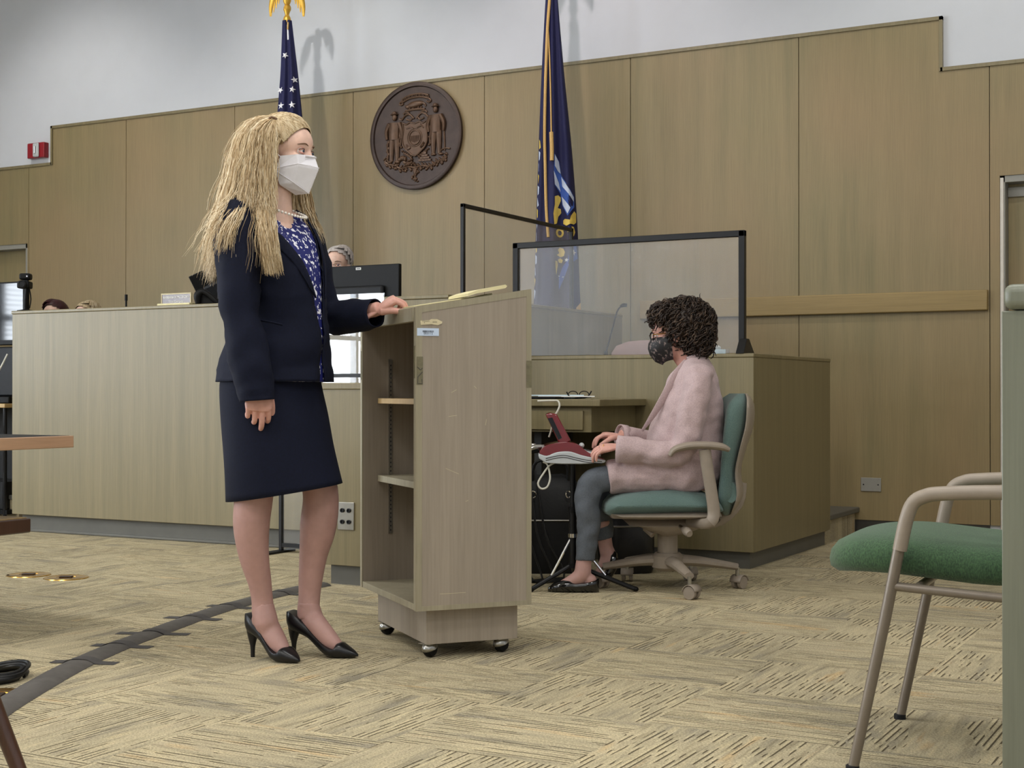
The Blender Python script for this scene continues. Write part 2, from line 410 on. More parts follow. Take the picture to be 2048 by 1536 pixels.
# wood panelling: separate veneer sheets with open joints
SE = [-11.19, -10.66, -9.53, -8.41, -7.27, -6.14, -5.01, -3.88, -2.72, -1.557, -.4, .76, 1.92, 3.19]
HI, LO, HX0, HX1, PZ0 = 3.125, 2.815, -9.25, -1.84, .09
def panel(a, b, z0, z1): MB().box(a+.002, b-.002, W0, RY1+.001, z0, z1).build('wood_panel', 'wall_wood', wall_back, bevel=.0012, seg=1)
for a, b in zip(SE[:-1], SE[1:]):
    cuts = sorted(set([a, b]+[c for c in (HX0, HX1, DR[0][0], DR[0][1], DR[1][0], DR[1][1]) if a+.01 < c < b-.01]))
    spans = {}
    # one sheet for each seam-to-seam width; notched sheets are built from their straight pieces
    m = MB()
    for p, q in zip(cuts[:-1], cuts[1:]):
        mid = (p+q)/2; top = HI if HX0 < mid < HX1 else LO
        z0 = DZ if any(x0 < mid < x1 for x0, x1 in DR) else PZ0
        m.box(p+(.0025 if p == a else 0), q-(.0025 if q == b else 0), W0, RY1+.001, z0, top)
    m.build('wood_panel', 'wall_wood', wall_back)
m = MB().box(RX0, RX1, W0+.008, RY1+.0005, PZ0, LO-.001); 
capm = MB()
for a, b, z in ((RX0+.01, HX0, LO), (HX0-.012, HX1+.012, HI), (HX1, RX1-.01, LO)): capm.box(a, b, W0-.012, RY1, z, z+.022)
for x in (HX0-.012, HX1-.008): capm.box(x, x+.02, W0-.012, RY1, LO, HI+.022)
capm.build('panel_cap', 'bench_wood', wall_back)
jm = MB()
for x in SE[1:-1]:
    if not any(a < x < b for a, b in DR): jm.box(x-.006, x+.006, W0+.009, RY1-.002, PZ0, (HI if HX0 < x < HX1 else LO)-.002)
jm.build('joint_backing', 'joint_dark', wall_back)
struct(MB().box(-9.5, -1.56, W0+.004, RY1, 0, PZ0).build('baseboard_back', 'dark_vinyl'))
rail = MB().box(-3.80, -1.565, W0-.035, W0, 1.365, 1.487).build('trim_1', 'rail_wood', bevel=.006); struct(rail); tag(rail, 'flat wooden rail running along the back wall')
for i, (a, b) in enumerate(DR):
    d = struct(empty('door_%d' % (i+1), ((a+b)/2, RY1, 0))); h = (b-a)/2
    fr = MB()
    for s_ in (-1, 1): fr.box(min(s_*h, s_*(h-.03)), max(s_*h, s_*(h-.03)), -.012, .13, 0, DZ)
    fr.box(-h, h, -.012, .13, DZ-.04, DZ); fr.build('door_frame', 'frame_grey', d, bevel=.002)
    if i == 1: MB().box(-h+.001, -h+.022, -.018, -.011, 0, DZ-.012).build('frame_edge', 'frame_light', d, bevel=.003)
    MB().box(-h+.032, h-.032, .08, .12, .01, DZ-.042).build('door_leaf', 'wall_wood', d)
    hd = MB(); hd.tube([(h-.1, .08, 1.0), (h-.1, .02, 1.0), (h-.22, .02, 1.0)], .009); hd.build('door_handle', 'steel', d)
    MB().box(-h+.03, -h+.3, .066, .081, DZ-.12, DZ-.06).build('door_closer', 'frame_grey', d, bevel=.004)
dz = MB().box(-9.0, -2.365, 7.0, RY1-.02, 0, .165)
dz.build('floor_dais', 'carpet'); struct(bpy.data.objects['floor_dais'])
struct(MB().box(-9.0, -2.335, 6.99, RY1-.02, .135, .168).build('trim_2', 'kick_vinyl', bevel=.006))
# ceiling fixtures
first = None
for cx, cy in CEIL:
    if first is None:
        first = thing('ceiling_light', 'recessed fluorescent ceiling panel', 'light', (cx, cy, RZ), 0, 'ceiling panels')
        f = MB()
        for a in ((-.62, -.58, -.32, .32), (.58, .62, -.32, .32), (-.58, .58, -.32, -.28), (-.58, .58, .28, .32)): f.box(*a, -.05, 0)
        f.build('frame', 'outside_white', first); o = first
    else: o = copy_tree(first); o.location = (cx, cy, RZ)
first = None
for cx, cy in WASH:
    if first is None:
        first = thing('wall_washer', 'small round ceiling spotlight facing the panelled wall', 'light', (cx, cy, RZ), 0, 'wall washers')
        MB().lathe([(.07, 0), (.07, -.02), (.055, -.02), (.055, -.002)], 20).build('can', 'outside_white', first); o = first
    else: o = copy_tree(first); o.location = (cx, cy, RZ)
# ================================================================== judge's bench, witness stand, desks
BX0, BX1, BY, BZ = -7.09, -3.87, 6.40, 1.392
b = thing('judge_bench', 'long tall wooden judge bench with grey kick base behind the standing woman', 'bench', (0, 0, 0))
m = MB().box(BX0, BX1, BY, BY+.06, .11, BZ-.02); m.build('front_panel', 'bench_wood', b, bevel=.002)
MB().box(BX0, BX0+.06, BY+.06, 7.6, .11, BZ-.02).build('side_panel', 'bench_wood', b, bevel=.002)
MB().box(BX1-.06, BX1, BY+.06, 8.62, .11, BZ-.02).build('side_panel', 'bench_wood', b, bevel=.002)
m = MB().box(BX0-.004, BX1+.004, BY-.006, BY+.16, BZ-.02, BZ); m.build('top_cap', 'bench_wood', b, bevel=.004)
MB().box(BX1-.075, BX1+.004, BY+.161, 8.62, BZ-.02, BZ).build('side_cap', 'bench_wood', b, bevel=.004)
MB().box(BX0+.04, BX1-.03, BY+.05, BY+.09, 0, .11).build('kick_base', 'kick_vinyl', b)
MB().box(BX0+.03, BX1-.03, BY+.035, BY+.05, 0, .018).build('kick_lip', 'kick_vinyl', b, bevel=.005)
MB().box(BX0+.06, BX1-.06, BY+.16, BY+.75, 1.12, 1.15).build('worktop', 'bench_wood', b)
WX, WY, WZ = -2.325, 6.76, 1.072
w = thing('witness_stand', 'wooden witness stand with flat top behind the seated woman', 'witness stand', (0, 0, 0))
MB().box(-3.86, WX, WY, WY+.05, .085, WZ-.02).build('front_panel', 'bench_wood', w, bevel=.002)
MB().box(WX-.05, WX, WY+.05, 8.10, .085, WZ-.02).build('side_panel', 'bench_wood', w, bevel=.002)
MB().box(-3.86, WX+.003, WY-.004, WY+.30, WZ-.02, WZ).build('top_cap', 'bench_wood', w, bevel=.004)
MB().box(WX-.07, WX+.003, WY+.301, 8.10, WZ-.02, WZ).build('side_cap', 'bench_wood', w, bevel=.004)
m = MB().box(-3.86, WX-.03, WY+.03, WY+.06, 0, .085); m.box(WX-.06, WX-.03, WY+.06, 8.09, 0, .085); m.build('kick_base', 'kick_vinyl', w)
# low clerk desk in front of the bench, with an outlet plate
k = thing('clerk_desk', 'low wooden clerk desk between the standing woman and the lectern', 'desk', (0, 0, 0))
KX0, KX1, KY, KZ = -3.90, -3.16, 5.33, .922
MB().box(KX0, KX1, KY, KY+.04, .09, KZ-.03).build('front_panel', 'bench_wood', k, bevel=.002)
for x in (KX0, KX1-.04): MB().box(x, x+.04, KY+.04, 5.8, .09, KZ-.03).build('side_panel', 'bench_wood', k, bevel=.002)
MB().box(KX0-.004, KX1+.004, KY-.006, 5.8, KZ-.03, KZ).build('desk_top', 'bench_wood', k, bevel=.004)
MB().box(KX0+.03, KX1-.03, KY+.03, KY+.05, 0, .09).build('kick_base', 'kick_vinyl', k)
p = atY(693, 1032, KY); pl = tag(empty('outlet_plate', (p.x, KY-.0005, p.z)), 'steel outlet plate with four sockets low on the clerk desk', 'outlet')
MB().box(-.045, .045, -.006, 0, -.063, .063).build('plate', 'steel', pl, bevel=.002)
for x in (-.018, .018):
    for z in (-.026, .026):
        s_ = MB().lathe([(.010, 0), (.010, .006), (.006, .006), (.006, .002)], 14, Matrix.Translation((x, -.006, z)) @ Matrix.Rotation(PI/2, 4, 'X')).build('socket', 'dark_plastic', pl)
# reporter's desk against the stand
r = thing('reporter_desk', 'small wooden desk with drawer against the witness stand', 'desk', (0, 0, 0))
DX0, DX1, DY, DZT = -3.85, -2.90, 6.20, .845
MB().box(DX0, DX1, DY, WY-.002, DZT-.035, DZT).build('desk_top', 'bench_wood', r, bevel=.004)
MB().box(DX0+.03, DX1-.06, DY+.03, WY-.003, DZT-.16, DZT-.036).build('apron', 'bench_wood', r)
for a, c in ((DX0+.05, -3.42), (-3.40, DX1-.10)): MB().box(a, c, DY+.018, DY+.03, DZT-.15, DZT-.055).build('drawer', 'bench_wood', r, bevel=.003)
MB().box(DX0+.02, DX0+.06, DY+.03, WY-.003, 0, DZT-.036).build('end_panel', 'bench_wood', r)
MB().box(DX1-.46, DX1-.42, DY+.2, WY-.003, 0, DZT-.161).build('leg_panel', 'dark_vinyl', r)
# ------------------------------------------------------------------ wall things
def seal():
    c = atY(834, 272, W0); t = thing('wall_seal', 'round dark bronze state seal in relief hanging on the panelled wall', 'seal', (c.x, W0, c.z))
    R = .392; FL = Matrix.Rotation(PI/2, 4, 'X')     # lathe axis towards the room (-y)
    MB().lathe([(R-.02, 0), (R, .008), (R, .03), (R-.012, .036), (R-.03, .034), (R-.036, .022), (.001, .022)], 72, FL).build('disc', 'bronze', t)
    Y = -.022
    def rel(name, fn, mat='bronze_relief'):
        m = MB(); fn(m); return m.build(name, mat, t)
    E = lambda m, x, z, rx, rz, d=.012, rot=0: m.ell((x, Y, z), (rx, d, rz), Matrix.Rotation(rot, 3, 'Y'), 14, 8)
    T = lambda m, pts, r=.005, sub=3: m.tube([(x, Y-.003, z) for x, z in pts], r, 8, sub)
    shp = [(-.105, .10), (-.07, .085), (-.04, .10), (0, .088), (.04, .10), (.07, .085), (.105, .10), (.098, .05), (.108, -.02), (.095, -.075), (.055, -.115), (0, -.15), (-.055, -.115), (-.095, -.075), (-.108, -.02), (-.098, .05)]
    sh = rel('shield', lambda m: m.prism(shp, lambda x, z: (x, Y, z), lambda x, z: (x, Y-.010, z)))
    m = MB(); m.tube([(x, Y-.011, z) for x, z in shp+shp[:1]], .006, 8, 2); m.build('shield_rim', 'bronze_relief', sh)
    def inner(m):
        m.tube([(.048*math.cos(a), Y-.012, -.015+.052*math.sin(a)) for a in [i*PI/10 for i in range(21)]], .005, 8)
        m.tube([(.062*math.cos(a), Y-.011, -.015+.066*math.sin(a)) for a in [i*PI/10 for i in range(21)]], .003, 8)
        for i in range(-3, 4): m.tube([(i*.011, Y-.012, -.05+abs(i)*.004), (i*.011, Y-.012, .0)], .0028, 6)
        m.tube([(-.07, Y-.011, .055), (-.035, Y-.012, .062), (-.01, Y-.011, .05)], .005, 6, 3)
        m.tube([(.02, Y-.011, .055), (.06, Y-.012, .07)], .006, 6); m.tube([(.075, Y-.011, .05), (.05, Y-.012, .078)], .005, 6)
        m.tube([(-.06, Y-.011, -.10), (-.075, Y-.012, -.06)], .008, 6); m.tube([(.05, Y-.011, -.09), (.08, Y-.012, -.055)], .009, 6)
        m.ell((-.05, Y-.011, -.085), (.018, .008, .014)); m.ell((.062, Y-.011, -.075), (.016, .008, .012))
    m = MB(); inner(m); m.build('shield_charge', 'bronze_relief', sh)
    def man(m, x, s, lean):
        for lx in (-.024, .024):
            m.tube([(x+lx*.8, Y-.004, -.0), (x+lx, Y-.006, -.08), (x+lx*1.05, Y-.004, -.165)], [.026, .021, .014], 10, 3, flat=.7, up=(0, 1, 0))
            m.ell((x+lx*1.3+s*.008, Y-.006, -.17), (.022, .012, .010))
        m.tube([(x, Y-.006, -.01), (x+lean*.3, Y-.008, .05), (x+lean, Y-.008, .115)], [.043, .046, .044], 12, 3, flat=.5, up=(0, 1, 0))
        for q in (-1, 1): m.tube([(x+lean+q*.04, Y-.007, .11), (x+q*.066, Y-.008, .055), (x+q*.062, Y-.008, -.005)], [.02, .016, .011], 8, 3)
        m.ell((x+lean, Y-.010, .155), (.02, .014, .026)); m.ell((x+lean, Y-.012, .176), (.034, .016, .006)); m.ell((x+lean, Y-.012, .186), (.019, .014, .014))
    f1 = rel('figure', lambda m: man(m, -.18, -1, .004)); f2 = rel('figure', lambda m: man(m, .18, 1, -.004))
    f1.location.z = -.008; f2.location.z = .02
    rel('rope', lambda m: (T(m, [(-.235, -.02), (-.243, -.08), (-.236, -.12), (-.24, -.17)], .007), [E(m, -.238+.006*(-1)**i, -.03-.022*i, .012, .013, .008) for i in range(6)]))
    rel('pickaxe', lambda m: (T(m, [(.245, .03), (.25, -.06), (.252, -.13)], .006), T(m, [(.215, -.125), (.255, -.112), (.295, -.118)], .007)))
    def badger(m):
        E(m, .0, .228, .075, .026, .02, -.1); E(m, -.065, .215, .026, .015, .014, .3)
        T(m, [(.06, .235), (.085, .222), (.09, .205)], .007)
        for x in (-.045, -.015, .03, .055): T(m, [(x, .21), (x-.006, .193)], .007, 1)
        T(m, [(-.085, .186), (0, .192), (.085, .186)], .009)
    rel('badger', badger)
    def motto(m):
        poly = cr([(-.115, .250), (-.06, .272), (0, .280), (.06, .277), (.115, .262)], 4)
        T(m, poly, .008, 1); T(m, [(x, z+.022) for x, z in poly], .008, 1)
        for i, (x, z) in enumerate(poly): m.tube([(x, Y-.008, z+.003), (x+.003*(-1)**i, Y-.008, z+.019)], .0038, 6)
        for s_ in (-1, 1): T(m, [(s_*.115, .262), (s_*.135, .245), (s_*.12, .232), (s_*.10, .243)], .007)
    rel('motto_scroll', motto)
    def mantle(m):
        for s_ in (-1, 1):
            T(m, [(s_*.01, .125), (s_*.05, .16), (s_*.09, .15), (s_*.115, .125), (s_*.135, .135)], .008)
            T(m, [(s_*.02, .14), (s_*.04, .115), (s_*.075, .125)], .007); T(m, [(s_*.05, .17), (s_*.09, .175), (s_*.10, .16)], .007)
            T(m, [(s_*.125, .06), (s_*.135, .02), (s_*.125, -.03), (s_*.13, -.07)], .008)
            for i in range(6): E(m, s_*(.128+.008*(-1)**i), .065-.028*i, .011, .010, .012)
    rel('mantling', mantle)
    def horn(m):
        for i in range(6): E(m, -.085-.016*i, -.165+.012*i-.004*i*i, .012+.002*i, .024-.002*i, .018)
        T(m, [(-.02, -.19), (-.06, -.20), (-.10, -.185)], .012)
        for i in range(14): E(m, -.03+rnd.uniform(-.045, .03), -.19+rnd.uniform(-.025, .02), .011, .011, .018)
    rel('cornucopia', horn)
    def ingots(m):
        for j in range(4):
            n = 4-j
            for i in range(n):
                x = .085+(i-(n-1)/2)*.027; z = -.185+j*.017; m.box(x-.0125, x+.0125, Y-.014, Y+.002, z-.007, z+.007)
    rel('ingot_pile', ingots).location.x = .0
    def garland(m):
        for s_ in (-1, 1):
            pts = [(0, -.235), (s_*.06, -.222), (s_*.12, -.232), (s_*.18, -.205), (s_*.235, -.19), (s_*.265, -.165)]
            T(m, pts, .008)
            for i, (x, z) in enumerate(cr(pts, 4)):
                E(m, x, z+.014*(-1)**i, .017, .008, .012, .8*(-1)**i*s_); 
                if i % 3 == 0: E(m, x+.006, z-.022, .011, .014, .012, .4*s_)
        for i in range(9): E(m, .026*math.cos(i*.7), -.262-.009*i, .016-.001*i, .008, .013, .9*(-1)**i)
        T(m, [(0, -.235), (0, -.30), (0, -.335)], .007); E(m, 0, -.258, .018, .03, .014); E(m, 0, -.315, .02, .012, .013)
        for s_ in (-1, 1): T(m, [(s_*.03, -.165), (s_*.06, -.14), (s_*.10, -.12)], .008); [E(m, s_*(.03+.016*i), -.15+.009*i, .011, .009, .013) for i in range(6)]
    rel('garland', garland)
seal()
p = atY(80, 302, RY1); st = thing('alarm_strobe', 'red fire alarm with clear strobe lens on the white wall', 'fire alarm', (p.x, RY1, p.z))
MB().box(-.10, .10, -.055, 0, -.065, .065).build('housing', 'red_plastic', st, bevel=.006)
m = MB().box(-.018, .048, -.075, -.054, -.06, .06); m.build('strobe_lens', 'light_grey', st, bevel=.012)
m = MB().tube([(.015, -.078, -.03), (.015, -.078, .03)], .010, 8); m.build('flash_tube', 'chrome', st)
p = atY(1742, 969, W0); ou = thing('wall_outlet', 'steel outlet cover on the panelling behind the green chair', 'outlet', (p.x, W0, p.z))
MB().box(-.062, .062, -.007, 0, -.042, .042).build('plate', 'frame_grey', ou, bevel=.002)
for x in (-.045, .045): MB().lathe([(.004, 0), (.004, .003), (.001, .003)], 10, Matrix.Translation((x, -.007, 0)) @ Matrix.Rotation(PI/2, 4, 'X')).build('screw', 'dark_plastic', ou)
# ------------------------------------------------------------------ acrylic screens
def screen(name, label, A, Bp, z0, z1, bar=.024, sides=(1, 1), top=True):
    """framed acrylic sheet standing between ground points A and Bp"""
    A, Bp = V(A), V(Bp); L = (Bp-A).length; ang = math.atan2(Bp.y-A.y, Bp.x-A.x)
    t = thing(name, label, 'screen', (A.x, A.y, 0), ang); h = bar/2
    for i, x in enumerate((0, L)):
        if sides[i]: MB().box(x-h, x+h, -h, h, z0, z1).build('post', 'black_metal', t, bevel=.003)
    if top: MB().box(-h, L+h, -h, h, z1-bar+.0005, z1+.0005).build('top_bar', 'black_metal', t, bevel=.003)
    MB().box(h, L-h, -.003, .003, z0+.004, z1-bar).build('acrylic_pane', 'acrylic', t)
    return t, L
a = at(938, 404, 7.66); sc, L = screen('bench_screen', 'black framed clear screen on the right end of the judge bench', (BX1-.035, 6.61, 0), (BX1-.035, 7.93, 0), BZ, 1.895, .022)
a = atY(1033, 487, WY+.06); c = atY(1485, 460, WY+.06)
sc, L = screen('witness_screen', 'black framed clear screen standing on the witness stand', (a.x, WY+.06, 0), (c.x, WY+.06, 0), WZ, 1.69, .032)
for x in (0, L):
    m = MB().prism([(-.07, 0), (.10, 0), (.016, .075), (-.016, .075)], lambda y, z: (x-.012, y, WZ+z), lambda y, z: (x+.03, y, WZ+z)); m.build('foot', 'black_metal', sc, bevel=.002)
fx = atY(563, 1105, 6.27)
sc, L = screen('floor_screen', 'floor standing clear screen with slim black frame in front of the bench', (fx.x, 6.27, 0), (atY(772, 1000, 6.27).x, 6.27, 0), .012, 1.425, .022, (1, 0), False)
for x in (0, L): MB().box(x-.03, x+.03, -.16, .09, 0, .012).build('foot', 'black_metal', sc, bevel=.003)
MB().box(.011, L-.011, -.010, .010, .03, .052).build('lower_bar', 'black_metal', sc)
MB().box(.011, L-.011, -.010, .010, .958, .978).build('middle_bar', 'black_metal', sc)
# ================================================================== lectern
LB = math.radians(67.8)                                  # heading of the lectern's front, right of the view axis
def lectern():
    o0 = C(-.310, 4.63, 0)                               # near corner of the body
    rz = TH+(PI/2-LB)                                    # local x: towards the audience side, local y: along the open side
    t = thing('lectern', 'grey-brown wooden lectern on casters with open shelves and slanted top', 'lectern', o0, rz)
    Dp, Wd, Z0, ZA, ZB, th = .405, .645, .167, 1.158, 1.226, .022
    zt = lambda x: ZA+(ZB-ZA)*x/Dp
    for nm, y0 in (('side_panel', 0), ('side_panel', Wd-th)):
        m = MB().prism([(0, Z0), (Dp, Z0), (Dp, zt(Dp)), (0, zt(0))], lambda x, z: (x, y0, z), lambda x, z: (x, y0+th, z)); s_ = m.build(nm, 'lectern_wood', t, bevel=.0015)
        if y0 == 0:
            for a, b in ((0, .018), (Dp-.018, Dp)):
                m = MB().prism([(a, Z0), (b, Z0), (b, zt(b)), (a, zt(a))], lambda x, z: (x, -.0012, z), lambda x, z: (x, .001, z)); m.build('edge_band', 'lectern_edge_wood', s_)
            m = MB().prism([(.018, zt(.018)-.022), (Dp-.018, zt(Dp-.018)-.022), (Dp-.018, zt(Dp-.018)), (.018, zt(.018))], lambda x, z: (x, -.0012, z), lambda x, z: (x, .001, z)); m.build('edge_band', 'lectern_edge_wood', s_)
            m = MB().box(.018, Dp-.018, -.0012, .001, Z0, Z0+.016); m.build('edge_band', 'lectern_edge_wood', s_)
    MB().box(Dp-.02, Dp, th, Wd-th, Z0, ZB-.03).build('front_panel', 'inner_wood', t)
    MB().box(0, Dp-.02, th, Wd-th, Z0, Z0+.022).build('bottom_shelf', 'lectern_edge_wood', t, bevel=.001)
    m = MB().prism([(-.004, zt(0)-.03), (Dp, zt(Dp)-.03), (Dp, zt(Dp)), (-.004, zt(0))], lambda x, z: (x, th, z), lambda x, z: (x, Wd-th, z)); m.build('slanted_top', 'lectern_edge_wood', t, bevel=.0015)
    MB().box(-.006, .014, th, Wd-th, zt(0)-.048, zt(0)-.001).build('top_lip', 'lectern_edge_wood', t, bevel=.002)
    for y0 in (0, Wd-th): MB().box(-.003, .002, y0, y0+th, Z0, ZA-.002).build('edge_strip', 'lectern_edge_wood', t, bevel=.001)
    zf = lambda py, d: CAMH+(HZ-py)*d/FPX
    MB().box(.055, Dp-.021, th+.001, Wd-th-.008, .838, .857).build('shelf', 'shelf_wood', t, bevel=.001)
    MB().box(.055, Dp-.021, th+.001, Wd-th-.008, .553, .576).build('shelf', 'lectern_edge_wood', t, bevel=.001)
    for y0, sg in ((Wd-th, -1), (th, 1)):
        tr = MB().box(.098, .112, min(y0, y0+sg*.006), max(y0, y0+sg*.006), .36, 1.0).build('shelf_track', 'steel', t)
        m = MB()
        for i in range(40): m.box(.103, .107, min(y0+sg*.006, y0+sg*.0068), max(y0+sg*.006, y0+sg*.0068), .37+i*.0155, .376+i*.0155)
        m.build('track_slots', 'ink', tr)
    m = MB().box(.05, Dp-.03, .05, Wd-.05, .048, Z0); m.build('plinth', 'lectern_wood', t, bevel=.001)
    n_ = MB().box(.004, .0055, .05, .052, 0, 1)
    for i, (x, y) in enumerate(((.075, .085), (Dp-.075, .085), (.075, Wd-.085), (Dp-.075, Wd-.085))):
        ca = empty('caster', (x, y, 0), -2.6-.25*i, t)
        MB().lathe([(.003, -.018), (.020, -.016), (.026, -.006), (.026, .006), (.020, .016), (.003, .018)], 20, Matrix.Translation((0, 0, .026)) @ Matrix.Rotation(PI/2, 4, 'X')).build('wheel', 'black_plastic', ca)
        m = MB()
        rings = [[V(.030*math.cos(a)*math.cos(e), .024*math.sin(e), .028+.026*math.sin(a)*math.cos(e)) for e in [PI*(j/10-.5) for j in range(11)]] for a in [math.radians(-20+g*20) for g in range(10)]]
        m.loft(rings, cap=False, closed=False); m.tube([(0, 0, .04), (0, 0, .056)], .007, 8); m.build('hood', 'steel', ca, solid=.001)
        MB().box(-.03, .03, -.025, .025, .046, .0479).build('mount_plate', 'steel', ca)
    # labels and tape on the near side
    m = MB().prism([(.014, 1.098), (.05, 1.101), (.072, 1.098), (.086, 1.104), (.088, 1.110), (.07, 1.118), (.05, 1.118), (.045, 1.115), (.012, 1.112)], lambda x, z: (x, -.0022, z), lambda x, z: (x, -.0010, z)); tp = m.build('masking_tape', 'tape_tan', t)
    MX = Matrix.Rotation(PI/2, 4, 'X')
    for bd, x, z, sz in (('COUNTY', .031, 1.1105, .006), ('8', .026, 1.1055, .005), ('ROOM', .062, 1.108, .005)): text('tape_writing', bd, sz, Matrix.Translation((x, -.0024, z)) @ MX, 'gaffer_dark', tp, .0001)
    lb = MB().box(.001, .076, -.0022, -.0010, 1.063, 1.088).build('barcode_label', 'label_blue', t)
    m = MB(); x = .02
    while x < .058:
        wdt = rnd.choice((.0007, .0011, .0017)); m.box(x, x+wdt, -.0025, -.0021, 1.0745, 1.0805); x += wdt+rnd.choice((.0008, .0013))
    m.build('barcode', 'ink', lb); text('label_number', '003115', .0105, Matrix.Translation((.039, -.0024, 1.0705)) @ MX, 'ink', lb, .0001)
    a = MB().box(-.0005, .021, -.0024, -.0012, .904, .995).build('tape_patch', 'tape_residue', t)
    m = MB().tube([(.001, -.0026, .962), (.012, -.0026, .952), (.019, -.0026, .958)], .0012, 5); m.tube([(.019, -.0026, .945), (.004, -.0026, .93), (.003, -.0026, .908), (.018, -.0026, .907), (.017, -.0026, .922)], .0012, 5); m.build('tape_scrawl', 'gaffer_dark', a)
    MB().box(Dp-.019, Dp+.0005, -.0024, -.0012, .895, .985).build('tape_patch', 'tape_residue', t)
    for y0 in (.002, Wd-th+.002): MB().box(-.0045, -.003, y0+.004, y0+.013, .925, 1.03).build('magnet_strip', 'tape_residue', t)
    for x, z, l, a in ((.12, .878, .02, .5), (.2, .9, .012, -.8), (.11, .80, .03, .1), (.24, .77, .02, 1.4), (.1, .63, .05, -.4), (.17, .52, .01, .3), (.08, .22, .09, .0)):
        dx, dz = math.cos(a), math.sin(a); h_ = .0005
        m = MB().prism([(x-dz*h_, z+dx*h_), (x+dz*h_, z-dx*h_), (x+l*dx+dz*h_, z+l*dz-dx*h_), (x+l*dx-dz*h_, z+l*dz+dx*h_)], lambda x, z: (x, -.0004, z), lambda x, z: (x, .0005, z)); m.build('scratch', 'tape_tan', t)
    # things lying on the top
    Mt = t.matrix_basis.copy(); Mt = Matrix.Translation(o0) @ Matrix.Rotation(rz, 4, 'Z')
    sl = math.atan2(ZB-ZA, Dp)
    def ontop(name, label, cat, x, y, ang):
        e = thing(name, label, cat); e.matrix_basis = Mt @ Matrix.Translation((x, y, zt(x)+.001)) @ Matrix.Rotation(-sl, 4, 'Y') @ Matrix.Rotation(ang, 4, 'Z'); return e
    e = ontop('legal_pad', 'yellow legal pad lying on the slanted lectern top', 'notepad', .15, .19, .05)
    MB().box(-.14, .13, -.105, .105, 0, .004).build('pages', 'yellow_paper', e, bevel=.001)
    MB().box(.13, .148, -.105, .105, 0, .006).build('binding', 'yellow_paper', e, bevel=.001)
    e = ontop('folded_papers', 'folded pale yellow papers on the upper edge of the lectern top', 'papers', .26, .12, .05)
    m = MB()
    prof = [(-.075, .007), (-.04, .012), (0, .013), (.04, .014), (.066, .015), (.074, .021), (.068, .027), (.04, .026), (0, .025), (-.04, .022), (-.072, .016)]
    m.loft([[V(x, y, z) for x, z in prof] for y in (-.085, 0, .085)]); m.build('sheets', 'yellow_paper', e)
    e['label'] = 'folded pale yellow papers on the raised edge of the lectern top'
lectern()
